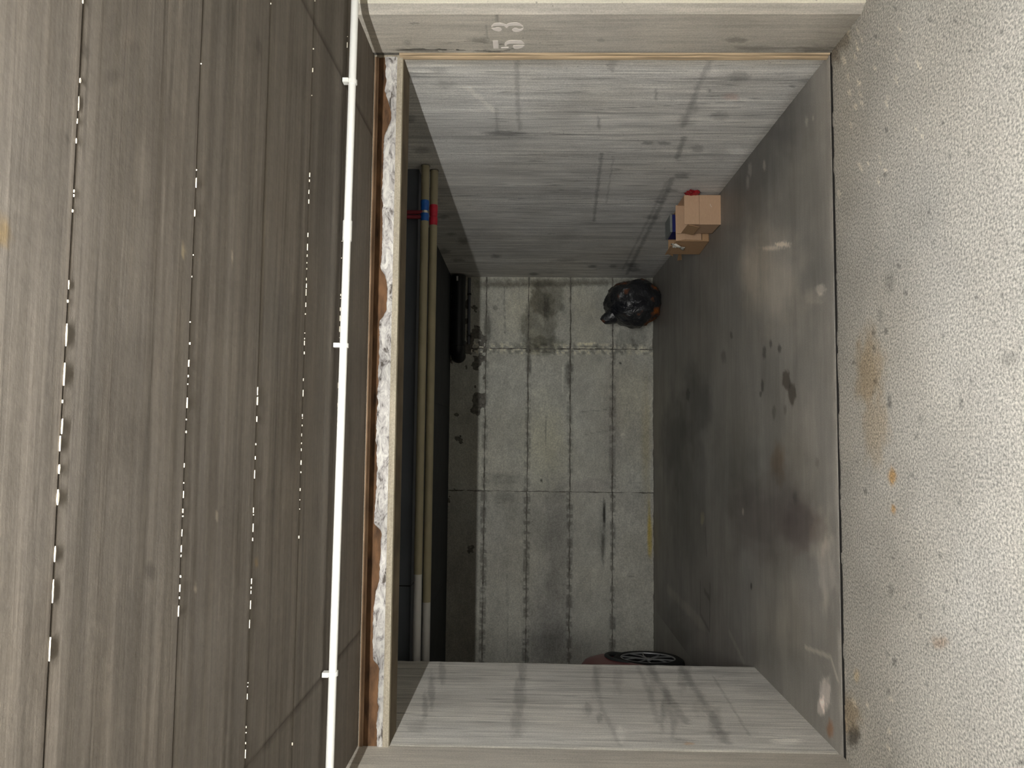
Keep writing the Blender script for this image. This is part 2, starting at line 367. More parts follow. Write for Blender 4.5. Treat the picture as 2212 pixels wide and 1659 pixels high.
def paint_floor_in(P):
    C = np.ones(P.shape); X, Y = P[..., 0], P[..., 1]
    st = fbm(X*1.3, Y*9, 21, 4)
    C = lay(C, sm(0.45, 0.75, st)*0.5, (0.8, 0.79, 0.78))
    # pale lime edge along the joint
    C = lay(C, (1-sm(FJ+0.01, FJ+0.05, Y+0.05*(fbm(X*8, Y*3, 3)-0.5)))*0.5*sm(0.35, 0.6, fbm(X*4, Y*0, 14)), (1.3, 1.28, 1.24))
    C = lay(C, (1-sm(FJ+0.02, FJ+0.22, Y+0.25*(fbm(X*2.2, Y*2, 9)-0.5)))*0.45, (1.3, 1.28, 1.25))
    D = [ # x y rx ry soft rough seed mul
        (1660, 600, 62, 90, .7, .5, 1, (1.55, 1.5, 1.42)), (1625, 560, 30, 60, .6, .5, 2, (1.25, 1.22, 1.18)), (1700, 690, 60, 90, .8, .5, 3, (1.18, 1.17, 1.14)),
        (1640, 1120, 80, 90, .7, .5, 4, (0.58, 0.55, 0.56)), (1725, 1140, 45, 60, .6, .5, 5, (0.66, 0.61, 0.62)), (1500, 880, 34, 80, .6, .6, 6, (0.55, 0.55, 0.56)),
        (1455, 950, 26, 90, .6, .6, 7, (0.5, 0.5, 0.52)), (1590, 1000, 50, 80, .8, .5, 8, 0.72), (1480, 1080, 36, 110, .7, .5, 9, 0.62), (1450, 1380, 40, 60, .7, .5, 10, 0.6),  # last dark spot paints in the divider's shadow
        (1640, 330, 60, 90, .8, .4, 11, (0.62, 0.63, 0.65)), (1700, 260, 50, 60, .8, .4, 12, (0.68, 0.68, 0.7)), (1590, 430, 40, 70, .8, .4, 13, (0.7, 0.7, 0.71)),
        (1698, 821, 9, 21, .16, .35, 14, (0.42, 0.39, 0.36)), (1711, 850, 8, 23, .16, .35, 15, (0.42, 0.39, 0.36)), (1684, 753, 4, 9, .25, .3, 16, 0.45), (1665, 742, 3, 8, .3, .3, 17, 0.5),
        (1651, 762, 4, 14, .3, .4, 18, 0.5), (1647, 833, 3, 13, .25, .4, 19, 0.42), (1643, 851, 3, 6, .25, .4, 20, 0.45), (1580, 725, 3, 8, .3, .4, 21, 0.5), (1563, 770, 5, 14, .4, .4, 22, 0.6),
        (1486, 853, 4, 14, .3, .4, 23, 0.4), (1672, 890, 4, 16, .3, .4, 24, 0.62), (1696, 885, 3, 10, .3, .4, 25, 0.65),
        (1772, 626, 9, 12, .4, .7, 26, (1.9, 1.85, 1.8)), (1760, 640, 18, 16, .6, .7, 27, (1.3, 1.28, 1.25)), (1651, 358, 3, 11, .4, .5, 28, (2.2, 2.1, 2.0)), (1620, 366, 4, 16, .4, .5, 29, (2.0, 1.95, 1.9)),
        (1615, 395, 3, 14, .4, .5, 30, (1.9, 1.85, 1.8)), (1690, 528, 16, 5, .4, .8, 31, (2.2, 2.1, 2.0)), (1668, 536, 22, 4, .5, .8, 32, (1.7, 1.65, 1.6)), (1742, 262, 3, 9, .4, .5, 33, (1.7, 1.65, 1.6)),
        (1756, 255, 2, 7, .4, .5, 34, (1.7, 1.65, 1.6)), (1783, 1500, 12, 38, .35, .7, 35, (2.2, 2.1, 2.1)), (1774, 1525, 8, 18, .35, .7, 36, (2.2, 2.1, 2.1)), (1785, 1235, 16, 70, .5, .7, 37, (1.5, 1.48, 1.45)),
        (1793, 1575, 7, 18, .5, .6, 38, (1.0, 0.62, 0.42)), (1770, 1150, 22, 50, .6, .5, 39, (1.35, 1.32, 1.27)), (1735, 960, 36, 90, .8, .5, 40, (1.15, 1.13, 1.1)),
        (1605, 1105, 2, 7, .3, .3, 41, (2.6, 2.5, 2.3)), (1517, 1120, 4, 14, .4, .5, 42, (1.6, 1.5, 1.2)), (1623, 1266, 2, 7, .3, .2, 43, 0.25), (1680, 1000, 14, 40, .6, .5, 44, (0.78, 0.66, 0.56)),
        (1717, 1075, 5, 12, .4, .4, 45, 0.65), (1765, 1000, 4, 10, .4, .4, 46, 0.7), (1700, 1340, 60, 70, .8, .5, 47, (1.14, 1.12, 1.08)), (1650, 1420, 60, 50, .8, .5, 48, 0.86)]
    for x, y, rx, ry, so, ro, s, mul in D:
        C = lay(C, pz.spot(P, x, y, rx, ry, soft=so, rough=ro, seed=s), mul)
    for pts, w, mul in ((((1513, 1258), (1513, 1328), (1533, 1364), (1534, 1262)), 0.016, 0.62), (((1522, 1276), (1532, 1292)), 0.022, 0.6), (((1524, 1140), (1526, 1200)), 0.014, 0.7),
                        (((1442, 1272), (1520, 1352)), 0.045, (1.28, 1.27, 1.24)), (((1575, 1365), (1606, 1430)), 0.02, (1.3, 1.29, 1.26)), (((1740, 1398), (1795, 1420), (1810, 1470)), 0.01, (1.6, 1.57, 1.5))):  # first pale diagonal paints in a beam of light on the floor
        C = lay(C, pz.line(P, pts, w), mul)
    return C
def fin_disp(P):
    X, Y = P[..., 0], P[..., 1]
    return -0.006*(1-sm(FJ, FJ+0.035, Y))*sm(0.35, 0.65, fbm(X*18, Y*18, 4))+0.0015*(fbm(X*2, Y*2, 6)-0.5)
fi = grid('floor', M['floor_in'], (-2.0, FJ+0.007, 0), (3.95, 0, 0), (0, YB-FJ, 0), 0.0115, paint_floor_in, disp=fin_disp, skirt=0.08)
tag(fi, 'smooth stained grey screed floor inside the parking box', kind='structure')
mb = MB(); mb.box((XN, FJ+0.008, -0.08), (-2.0, YB, 0)); mb.build('slab', M['floor_in'], fi)
mb = MB(); mb.box((XN, FJ-0.05, -0.12), (XE, FJ+0.05, -0.006)); o = mb.build('joint_filler', M['dark'], fi)

# ------------------------------------------------------------------ SETTING: walls of the box
rw = MB().prism([(XR(3.5)+0.012, 3.5), (XR(3.5)+0.3, 3.5), (XR(YB)+0.3, YB+0.2), (XR(YB)+0.012, YB+0.2)], 2, -0.05, 2.6).build('wall_right', M['joint'])
tag(rw, 'board-marked grey concrete wall with the cardboard boxes against it', kind='structure')
px_ = Plane(lambda x, y: onX(x, y, 1.893), 1, 2)
def paint_right(P):
    C = np.ones(P.shape); Y, Z = P[..., 1], P[..., 2]
    C = lay(C, sm(0.5, 0.7, fbm(Y*9, Z*0.8, 31))*0.35, (0.82, 0.81, 0.80))
    C = lay(C, sm(0.52, 0.7, fbm(Y*2.0, Z*2.0, 33))*0.3, (0.84, 0.83, 0.81))
    # yellowish run-off next to the wooden strip
    C = lay(C, (1-sm(YF+0.03, YF+0.13, Y+0.05*(fbm(Y*5, Z*6, 8)-.5)))*0.6, (0.84, 0.79, 0.70))
    for i, (x, y, rx, ry, mul) in enumerate(((1597, 173, 22, 11, .72), (1555, 256, 20, 9, .7), (1400, 313, 12, 4, .55), (1433, 313, 14, 4, .55), (1507, 324, 13, 7, .68), (1473, 382, 16, 7, .62), (1450, 413, 13, 4, .7),
            (885, 262, 12, 9, .65), (911, 328, 18, 6, .6), (1425, 437, 10, 3, .6), (1410, 470, 16, 5, .62), (1365, 570, 14, 5, .55), (1370, 580, 12, 4, .6), (1090, 292, 40, 5, .5), (1280, 573, 9, 3, .5), (957, 542, 14, 6, .55),
            (1000, 520, 12, 6, .6), (990, 560, 14, 4, .6), (1072, 552, 10, 4, .55), (1154, 589, 10, 3, .55), (1325, 573, 8, 3, .6), (938, 433, 8, 4, .6), (958, 469, 12, 4, .55), (975, 505, 10, 3, .6), (950, 160, 20, 6, .75), (960, 190, 24, 7, .72),
            (1533, 203, 4, 3, .45), (1712, 193, 6, 4, .55), (1417, 210, 3, 12, .6), (1293, 272, 3, 14, .6), (1480, 265, 16, 12, .78), (1500, 235, 8, 16, .8), (1580, 215, 16, 7, (1.02, .88, .85)), (1225, 560, 22, 4, .75), (1550, 340, 28, 9, .85), (1590, 330, 20, 8, 1.2))):
        C = lay(C, px_.spot(P, x, y, rx, ry, soft=0.5, rough=0.5, seed=60+i), mul)
    for i, (pts, w, mul) in enumerate(((((1116, 140), (1119, 230), (1122, 285)), .012, .72), (((1072, 240), (1074, 290)), .01, .75), (((1010, 196), (1040, 222), (1068, 246)), .018, (1.18, 1.17, 1.15)), (((1535, 138), (1512, 185), (1475, 278)), .016, .72),
            (((1478, 300), (1462, 345)), .016, .62), (((1452, 388), (1425, 450), (1354, 590)), .02, .62), (((1440, 395), (1408, 460), (1345, 580)), .012, .75), (((1300, 335), (1292, 400), (1283, 478)), .012, .6), (((1325, 340), (1310, 440)), .006, .75),
            (((1230, 375), (1480, 380)), .005, .7), (((1050, 297), (1650, 292)), .005, .72), (((1225, 368), (1500, 366)), .004, .75), (((1050, 163), (1560, 160)), .004, .7), (((1150, 178), (1620, 176)), .004, .75), (((1280, 242), (1610, 225)), .004, .62), (((1170, 236), (1600, 238)), .003, .7),
            (((1180, 247), (1500, 249)), .003, .72), (((1300, 220), (1680, 218)), .003, .75), (((1325, 128), (1322, 160)), .02, .75), (((1290, 480), (1120, 482)), .004, .7), (((1180, 535), (1400, 540)), .005, .75))):
        C = lay(C, px_.line(P, pts, w, soft=0.6, rough=0.7, seed=90+i), mul)
    # foot of the wall: rough and dirty
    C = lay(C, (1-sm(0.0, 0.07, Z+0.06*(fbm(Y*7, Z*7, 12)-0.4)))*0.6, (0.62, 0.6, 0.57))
    C = lay(C, sm(8.5, 8.69, Y)*0.45, (0.72, 0.72, 0.72))  # wall darker towards the back corner
    return C
cuts = [YF+0.02, 4.572, 5.24, 5.82, 6.36, 7.45, YB]
for i in range(len(cuts)-1):
    a, b = cuts[i], cuts[i+1]
    g_ = 0.0006
    grid('panel', M['wall_r'], (XR(a), a+g_, 0), (XR(b)-XR(a), b-a-2*g_, 0), (0, 0, ZI+0.02), 0.0125, paint_right, parent=rw, skirt=0.02, flip=True,
         disp=lambda P, i=i: -0.0007*i+0.004*(fbm(P[..., 1]*1.3, P[..., 2]*1.3, 77)-0.5)+0.002*(fbm(P[..., 1]*12, P[..., 2]*1.2, 78)-0.5))
# wooden strip left in the joint between pillar and wall
ws = empty('trim_1', (0, 0, 0)); tag(ws, 'tan splintered wooden strip left in the joint of the right wall', kind='structure')
def strip(y0, y1, x0, seed, z1=2.16):
    n = 70; v = []; f = []
    for i in range(n+1):
        z = z1*i/n
        d0 = 0.006*(float(fbm(z*5, seed, seed))-0.5)*2; d1 = 0.006*(float(fbm(z*5, seed+4, seed+2))-0.5)*2
        xx = x0+0.004*(float(fbm(z*7, seed+2, seed+5))-0.5)
        v += [(xx, y0+d0, z), (xx-0.002, (y0+y1)/2, z), (xx, y1+d1, z), (1.97, y1+d1, z), (1.97, y0+d0, z)]
    for i in range(n):
        for j in range(5):
            k = (j+1) % 5; f.append((i*5+j, i*5+k, i*5+5+k, i*5+5+j))
    f += [(0, 1, 2, 3, 4), tuple(n*5+j for j in (4, 3, 2, 1, 0))]
    b = MB(); b.v = v; b.f = f
    return b.build('wood_strip', M['wood'], ws, smooth=True)
strip(3.592, 3.619, 1.904, 3); strip(3.570, 3.586, 1.908, 8)
MB().box((1.925, 3.55, 0), (1.96, 3.63, 2.16)).build('gap', M['dark'], ws)

# back wall: large cast panels with rough open joints
bw = MB().box((XN-0.2, YB+0.008, -0.05), (1.95, YB+0.25, 2.6)).build('wall_back', M['joint'])
tag(bw, 'pale concrete back wall of large panels with rough dark joints', kind='structure')
py_ = Plane(lambda x, y: onY(x, y, YB), 0, 2)
ROWS = [0.0, 0.482, 0.982, 1.484, 1.990, ZI+0.02]
COLS = [-4.85, -2.78, -0.675, 1.015, 1.90]
def paint_back(P):
    C = np.ones(P.shape); X, Z = P[..., 0], P[..., 2]
    C = lay(C, sm(0.5, 0.72, fbm(X*1.4, Z*1.4, 41))*0.35, (0.80, 0.79, 0.80))
    C = lay(C, sm(0.5, 0.7, fbm(X*3, Z*6, 43))*0.2, (0.86, 0.85, 0.82))
    lower = 1-sm(-0.72, -0.62, X)
    C = lay(C, lower*0.6, (0.86, 0.85, 0.86))
    # dark ladder-like prints along the joints
    for k, z in enumerate(ROWS[1:5]):
        w = 0.034*(0.7+0.8*fbm(X*2, k*3.0+X*0, 51))
        band = 1-sm(0.7, 1.15, np.abs(Z-z+0.02*(fbm(X*3, X*0+k, 52)-0.5))/w)
        lad = sm(0.42, 0.55, fbm(X*26, Z*10+k*9, 53+k, 3))
        amt = (0.75+0.25*lower)*np.where(X > 1.0, 0.35, 1.0)
        C = lay(C, band*lad*amt*0.85, (0.48, 0.47, 0.47))
    D = [(1165, 690, 34, 66, .2, .45, 1, (0.56, 0.55, 0.53)), (1180, 640, 36, 40, .2, .4, 2, (0.6, 0.59, 0.57)), (1165, 745, 44, 20, .25, .5, 3, (0.6, 0.6, 0.58)), (1160, 730, 16, 22, .4, .6, 4, (1.25, 1.24, 1.2)),
         (1228, 805, 8, 26, .35, .4, 5, .58), (1143, 785, 5, 26, .3, .4, 6, .55), (1350, 740, 22, 30, .3, .5, 7, .72), (1378, 725, 16, 30, .3, .5, 8, .74), (1053, 710, 8, 34, .3, .4, 9, .55), (1070, 665, 5, 6, .3, .4, 10, .6),
         (1205, 1160, 26, 110, .6, .3, 11, (0.72, 0.71, 0.72)), (1190, 1330, 40, 70, .7, .3, 12, (0.66, 0.65, 0.67)), (1190, 1400, 60, 40, .7, .3, 13, (0.7, 0.69, 0.7)), (1305, 1110, 3, 30, .4, .5, 14, .12), (1303, 1180, 4, 30, .6, .5, 15, .45),  # grey spots nearest the divider paint in its soft shadow edge
         (1301, 1150, 8, 60, .8, .4, 16, .75), (1404, 1160, 5, 40, .5, .4, 17, (1.05, .9, .45)), (1402, 1130, 3, 60, .6, .4, 18, (1.0, .9, .55)), (1340, 785, 2, 3, .3, .3, 19, .15), (1345, 940, 5, 5, .4, .3, 20, 1.2), (1169, 1038, 3, 3, .3, .5, 21, .2),
         (1085, 1040, 30, 12, .6, .6, 22, .72), (1080, 1026, 36, 5, .6, .6, 23, .8), (1090, 1075, 20, 14, .7, .6, 24, .75), (1215, 665, 5, 9, .3, .4, 25, .6), (1236, 640, 10, 30, .5, .4, 26, 1.1), (1270, 640, 50, 60, .9, .3, 27, .93),
         (1323, 900, 14, 120, .8, .4, 28, (.84, .82, .84)), (1345, 850, 40, 60, .8, .4, 29, (1.08, 1.07, 1.02)), (1180, 950, 40, 80, .8, .4, 30, (1.1, 1.09, 1.0)), (1280, 1050, 50, 14, .7, .4, 31, (.86, .84, .86)), (1395, 960, 8, 120, .8, .4, 32, (.92, .88, .76))]
    for x, y, rx, ry, so, ro, s, mul in D:
        C = lay(C, py_.spot(P, x, y, rx, ry, soft=so, rough=ro, seed=200+s, freq=3), mul)
    for i, (pts, w, mul) in enumerate(((((1090, 620), (1090, 720)), .006, .5), (((1178, 870), (1180, 980)), .004, .55), (((1215, 770), (1216, 850)), .004, 1.3), (((1250, 742), (1285, 742)), .012, (1.45, 1.43, 1.36)), (((1252, 748), (1300, 748)), .006, .5),
            (((1096, 1240), (1096, 1420)), .006, .75), (((1255, 890), (1310, 885)), .005, .7), (((1255, 940), (1315, 930)), .004, .75), (((1330, 1040), (1400, 1045)), .004, .8), (((1030, 612), (1400, 607)), .04, (.62, .61, .6)), (((1040, 618), (1310, 612)), .03, (.7, .69, .68)), (((1040, 1090), (1400, 1095)), .004, 1.25), (((1355, 1245), (1390, 1247)), .005, .7))):
        C = lay(C, py_.line(P, pts, w, soft=0.6, rough=0.7, seed=250+i), mul)
    # crumbling band of mortar between the first and second column
    bnd = 1-sm(0.6, 1.0, np.abs(X-1.015+0.03*(fbm(Z*6, X*6, 61)-0.5))/0.085)
    tex = fbm(X*30, Z*30, 62, 3)
    C = lay(C, bnd*sm(0.5, 0.60, tex), (1.38, 1.35, 1.26)); C = lay(C, bnd*(1-sm(0.36, 0.48, tex))*0.8, (0.6, 0.59, 0.57))
    for i, (x, y, rx, ry, mul) in enumerate(((1150, 640, 12, 34, (1.2, 1.19, 1.16)), (1115, 690, 30, 40, (1.12, 1.11, 1.07)), (1180, 668, 5, 30, .6), (1172, 690, 12, 14, 1.3), (1262, 690, 30, 60, (1.06, 1.05, 1.02)))):
        C = lay(C, py_.spot(P, x, y, rx, ry, soft=.5, rough=.7, seed=280+i, freq=3), mul)
    return C
def back_disp(P):
    X, Z = P[..., 0], P[..., 2]
    return 0.003*(fbm(X*9, Z*9, 71)-0.5)+0.004*(fbm(X*1.5, Z*1.5, 72)-0.5)
k = 0
for i in range(len(COLS)-1):
    for j in range(len(ROWS)-1):
        k += 1
        x0, x1, z0, z1 = COLS[i], COLS[i+1], ROWS[j], ROWS[j+1]
        gx0 = 0.002; gx1 = 0.002
        gz = 0.004
        off = 0.0025*(((k*37) % 5)-2)
        grid('panel', M['back'], (x0+gx0, YB+0.002, z0+(gz if j else 0)), (x1-x0-gx0-gx1, 0, 0), (0, 0, z1-z0-gz-(gz if j else 0)), 0.014 if i else 0.06, paint_back, parent=bw, skirt=0.02, jag=0.010, jseed=k,
             disp=lambda P, off=off: back_disp(P)+off)

# divider on the left and the far wall of the neighbouring bay
lw = MB().box((XLO, YF+0.02, -0.02), (XL-0.006, YD-0.006, ZI+0.02)).build('wall_left', M['wall_l'], bevel=0.006)
tag(lw, 'pale concrete divider on the left that ends part way into the box', kind='structure')
pl_ = Plane(lambda x, y: onX(x, y, XL), 1, 2)
def paint_left(P):
    C = np.ones(P.shape); Y, Z = P[..., 1], P[..., 2]
    C = lay(C, sm(0.5, 0.7, fbm(Y*9, Z*1.0, 131))*0.3, (0.84, 0.83, 0.82))
    for i, (x, y, rx, ry, mul) in enumerate(((955, 1450, 7, 28, .72), (932, 1490, 7, 40, .68), (918, 1525, 6, 30, .7), (1128, 1450, 9, 30, .72), (1122, 1500, 12, 40, .72), (1116, 1560, 16, 26, .74), (1270, 1530, 10, 14, .7), (1296, 1550, 6, 10, .68), (1290, 1450, 9, 40, .85), (1285, 1480, 7, 30, .86),
            (1335, 1470, 10, 30, .84), (1410, 1470, 12, 30, .8), (1440, 1520, 8, 40, .74), (1455, 1560, 8, 30, .72), (1480, 1460, 14, 30, .78), (1510, 1520, 14, 24, .84), (1545, 1560, 14, 30, .8), (1560, 1590, 18, 14, .84), (1488, 1606, 10, 3, (1.0, .8, .65)), (1430, 1550, 5, 34, .72), (1470, 1600, 20, 8, .86), (1340, 1585, 10, 20, 1.15), (900, 1570, 20, 14, .84), (1700, 1600, 30, 7, 1.3), (1560, 1510, 60, 40, 1.08))):
        C = lay(C, pl_.spot(P, x, y, rx, ry, soft=0.4, rough=0.6, seed=160+i), mul)
    for i, (pts, w, mul) in enumerate(((((1400, 1432), (1450, 1515), (1480, 1560)), .022, .72), (((1470, 1440), (1530, 1530), (1570, 1605)), .022, .72), (((1375, 1432), (1405, 1500), (1420, 1560)), .016, .78), (((1540, 1460), (1620, 1590)), .006, .75), (((1285, 1440), (1300, 1530), (1340, 1610)), .012, .8))):
        C = lay(C, pl_.line(P, pts, w, soft=0.6, rough=0.9, seed=190+i), mul)
    C = lay(C, (1-sm(YF+0.02, YF+0.05, Y))*0.7, (1.15, 1.12, 1.05))
    return C
cl = [YF+0.02, YD]
grid('panel', M['wall_l'], (XL, cl[0], 0), (0, cl[1]-cl[0], 0), (0, 0, ZI+0.02), 0.01, paint_left, parent=lw, skirt=0.02,
     disp=lambda P: 0.003*(fbm(P[..., 1]*1.3, P[..., 2]*1.3, 87)-0.5)-0.004*(1-sm(0, 0.02, np.minimum(P[..., 1]-YF-0.02, YD-P[..., 1])))*fbm(P[..., 1]*3, P[..., 2]*16, 88))
MB().box((XLO+0.02, YF-0.02, 0), (XL-0.009, YF+0.03, ZL)).build('gap', M['dark'], lw)
nw = MB().box((XN-0.2, YP, -0.05), (XN, YB+0.2, 2.6)).build('wall_neighbour', M['hall']); tag(nw, 'far concrete wall of the neighbouring bay', kind='structure')

# ceiling of the box
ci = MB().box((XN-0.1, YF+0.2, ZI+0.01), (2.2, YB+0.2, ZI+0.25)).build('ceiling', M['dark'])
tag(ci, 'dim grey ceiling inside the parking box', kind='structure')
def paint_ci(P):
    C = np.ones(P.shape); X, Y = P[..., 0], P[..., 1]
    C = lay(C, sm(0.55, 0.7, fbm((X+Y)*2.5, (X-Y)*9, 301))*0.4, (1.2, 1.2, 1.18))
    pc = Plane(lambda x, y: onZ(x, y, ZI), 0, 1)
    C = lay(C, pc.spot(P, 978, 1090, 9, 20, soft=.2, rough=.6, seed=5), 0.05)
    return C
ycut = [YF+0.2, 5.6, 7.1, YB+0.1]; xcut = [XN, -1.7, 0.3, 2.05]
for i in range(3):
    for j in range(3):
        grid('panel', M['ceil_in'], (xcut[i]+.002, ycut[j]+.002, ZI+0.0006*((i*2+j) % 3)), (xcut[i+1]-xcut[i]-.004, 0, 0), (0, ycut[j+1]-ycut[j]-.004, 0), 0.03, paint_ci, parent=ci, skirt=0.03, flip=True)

# ------------------------------------------------------------------ SETTING: pillars, lintel, driveway ceiling
pr = MB().prism([(1.913, 3.225), (1.942, YP), (XE, YP), (XE, YF+.1), (1.94, YF+.1), (1.94, 3.562), (1.913, 3.562)], 2, -0.05, 2.6).build('wall_pillar', M['pillar'])
tag(pr, 'concrete pillar with white stencilled number 53 beside the box', kind='structure')
pp_ = Plane(lambda x, y: onX(x, y, 1.913), 1, 2)
def paint_pil(P):
    C = np.ones(P.shape)
    D = [(1590, 86, 24, 6, .3, .5, .66), (1298, 87, 9, 4, .4, .4, .75), (1020, 97, 70, 5, .5, .8, .38), (985, 104, 50, 4, .5, .8, .35), (1075, 106, 40, 5, .6, .8, .5), (1035, 88, 20, 6, .7, .8, .62), (955, 101, 10, 3, .4, .8, 1.7), (985, 95, 18, 1.5, .4, .8, 1.6), (1068, 107, 14, 2, .4, .8, 1.6),
         (915, 108, 60, 4, .5, .8, .5), (1640, 104, 60, 5, .7, .7, .62), (1760, 106, 40, 6, .7, .7, .55), (1450, 113, 300, 3, .6, .7, .7), (895, 50, 10, 2, .4, .4, .6), (880, 93, 8, 6, .5, .5, .75)]
    for i, (x, y, rx, ry, so, ro, mul) in enumerate(D):
        C = lay(C, pp_.spot(P, x, y, rx, ry, soft=so, rough=ro, seed=400+i, freq=3), mul)
    for i, (pts, w, mul) in enumerate(((((1073, 32), (1074, 48)), .006, .55), (((1050, 55), (1052, 82)), .003, .75), (((1130, 95), (1216, 97)), .003, .7), (((860, 108), (940, 104), (1010, 108), (1080, 112)), .006, .4))):
        C = lay(C, pp_.line(P, pts, w, seed=430+i), mul)
    C = lay(C, (1-sm(0.0, 0.25, P[..., 2]+0.1*(fbm(P[..., 1]*5, P[..., 2]*5, 3)-.5)))*0.55, (0.6, 0.58, 0.55))
    return C
grid('reveal_face', M['pillar'], (1.912, 3.226, 0), (0, 3.562-3.226, 0), (0, 0, ZO), 0.008, paint_pil, parent=pr, flip=True, skirt=0.01,
     disp=lambda P: -0.016*pp_.spot(P, 1010, 100, 80, 6, soft=.5, rough=.8, seed=401, freq=3)+0.001*(fbm(P[..., 1]*6, P[..., 2]*3, 4)-.5))
MB().prism([(1.9395, 3.1835), (1.9425, YP-0.002), (XE, YP-0.002), (XE, YP+0.004), (1.944, YP+0.004)], 2, 0.0, ZO).build('front_face', M['front'], pr)
# stencilled number, traced outline by outline (pixels of an 11.06x view of the photograph)
DIG = {
 '3': [[(450, 625), (475, 590), (520, 555), (580, 538), (650, 536), (720, 548), (775, 568), (815, 580), (850, 560), (910, 540), (990, 530), (1060, 530), (1120, 548), (1175, 580), (1222, 622), (1195, 626), (1150, 607), (1080, 602), (990, 602), (900, 606), (862, 620), (845, 645), (822, 656), (800, 648), (788, 625), (760, 610), (690, 602), (590, 604), (520, 612), (480, 630)],
       [(458, 660), (500, 664), (540, 663), (575, 648), (630, 642), (680, 656), (708, 690), (690, 722), (645, 740), (590, 735), (530, 718), (485, 693)],
       [(952, 705), (970, 678), (1015, 660), (1060, 662), (1105, 682), (1150, 686), (1190, 670), (1228, 652), (1218, 690), (1170, 728), (1110, 748), (1040, 752), (985, 742)]],
 '5': [[(490, 965), (615, 962), (628, 1060), (632, 1150), (508, 1150), (498, 1060)],
       [(772, 1050), (790, 1005), (840, 972), (910, 955), (1000, 953), (1110, 962), (1185, 968), (1225, 1005), (1250, 1042), (1205, 1044), (1120, 1036), (1000, 1032), (900, 1038), (840, 1050), (818, 1072), (825, 1096), (785, 1096)],
       [(975, 1108), (990, 1082), (1040, 1074), (1120, 1076), (1190, 1074), (1250, 1074), (1215, 1112), (1160, 1142), (1090, 1160), (1020, 1156), (985, 1138)],
       [(690, 1130), (780, 1124), (872, 1120), (862, 1142), (770, 1146), (700, 1148)]]}
for d, parts in DIG.items():
    bm = bmesh.new()
    for pts in parts:
        vs_ = []
        for (x, y) in pts:
            p = onX(1020+x/11.06, y/11.06, 1.913); vs_.append(bm.verts.new((1.9105, p[1], p[2])))
        fc = bm.faces.new(vs_)
        r = bmesh.ops.extrude_face_region(bm, geom=[fc])
        for v in r['geom']:
            if isinstance(v, bmesh.types.BMVert): v.co.x += 0.004
    bmesh.ops.recalc_face_normals(bm, faces=bm.faces)
    me = bpy.data.meshes.new('painted_number'); bm.to_mesh(me); bm.free(); me.materials.append(M['paint'])
    o = add(bpy.data.objects.new('painted_number', me), pr); o['label'] = 'white stencilled digit %s on the pillar' % d

pl = MB().prism([(XL, 3.225), (XL-0.03, YP), (-1.87, YP), (-1.90, 3.225), (-1.90, 3.611), (XL, 3.611)], 2, -0.05, 2.6).build('wall_pillar', M['pillar'])
tag(pl, 'concrete pillar in front of the left divider', kind='structure')
grid('reveal_face', M['pillar'], (XL+0.001, 3.226, 0), (0, 3.611-3.226, 0), (0, 0, ZO), 0.01, None, parent=pl, skirt=0.01)
MB().box((-1.868, YP-0.002, 0), (XL-0.031, YP+0.004, ZO)).build('front_face', M['front'], pl)
MB().prism([(XN-.2, YP), (-XE, YP), (-XE, YF+.1), (XN-.2, YF+.1)], 2, -0.05, 2.6).build('pier', M['pillar'], pl)

# lintel: concrete beam, rusted steel angle and a crust of lime
lt = MB().box((XN, YF+0.008, ZL), (1.94, 3.80, 2.62)).build('wall_lintel', M['lintel'], bevel=0.004)
tag(lt, 'concrete lintel with rusty steel and white lime crust over the opening', kind='structure')
M['rust'] = plain('rusty_steel', srgb(100, 72, 48), 0.9, var=0.6, scale=9, bump=0.005, stretch=(1, 3, 3))
M['soffit'] = plain('brown_soffit', srgb(104, 92, 74), 0.9, var=0.3, scale=6, bump=0.002)  # underside in a darker brown than the lintel
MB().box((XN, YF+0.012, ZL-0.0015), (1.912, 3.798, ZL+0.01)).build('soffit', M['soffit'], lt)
M['tan'] = plain('tan_lit_strip', srgb(150, 122, 96), 0.9, var=0.3, scale=7, bump=0.002)  # lighter tan paints in the lit strip above the conduit's shadow
mt, nt, b = newmat('lime_crust'); L = nt.links
g = N(nt, 'ShaderNodeNewGeometry'); n1 = N(nt, 'ShaderNodeTexNoise'); n1.inputs['Scale'].default_value = 30; n1.inputs['Detail'].default_value = 9; n1.inputs['Roughness'].default_value = 0.68; n1.inputs['Distortion'].default_value = 1.0
mp = N(nt, 'ShaderNodeMapping'); mp.inputs['Scale'].default_value = (0.45, 1, 1); L.new(g.outputs['Position'], mp.inputs[0]); L.new(mp.outputs[0], n1.inputs['Vector'])
cr = N(nt, 'ShaderNodeValToRGB'); cr.color_ramp.elements[0].position = 0.36; cr.color_ramp.elements[0].color = (*srgb(92, 84, 76), 1)
cr.color_ramp.elements[1].position = 0.6; cr.color_ramp.elements[1].color = (*srgb(240, 236, 228), 1)
e = cr.color_ramp.elements.new(0.46); e.color = (*srgb(196, 190, 186), 1)
L.new(n1.outputs['Fac'], cr.inputs[0])
n2 = N(nt, 'ShaderNodeTexNoise'); n2.inputs['Scale'].default_value = 2.2; n2.inputs['Detail'].default_value = 4; L.new(g.outputs['Position'], n2.inputs['Vector'])
mr = N(nt, 'ShaderNodeMapRange'); mr.inputs[1].default_value = 0.35; mr.inputs[2].default_value = 0.62; mr.inputs[3].default_value = 0.62; mr.inputs[4].default_value = 1.0; L.new(n2.outputs['Fac'], mr.inputs[0])
vm = N(nt, 'ShaderNodeVectorMath', operation='SCALE'); L.new(cr.outputs[0], vm.inputs[0]); L.new(mr.outputs[0], vm.inputs['Scale']); L.new(vm.outputs[0], b.inputs['Base Color'])
b.inputs['Roughness'].default_value = 0.8
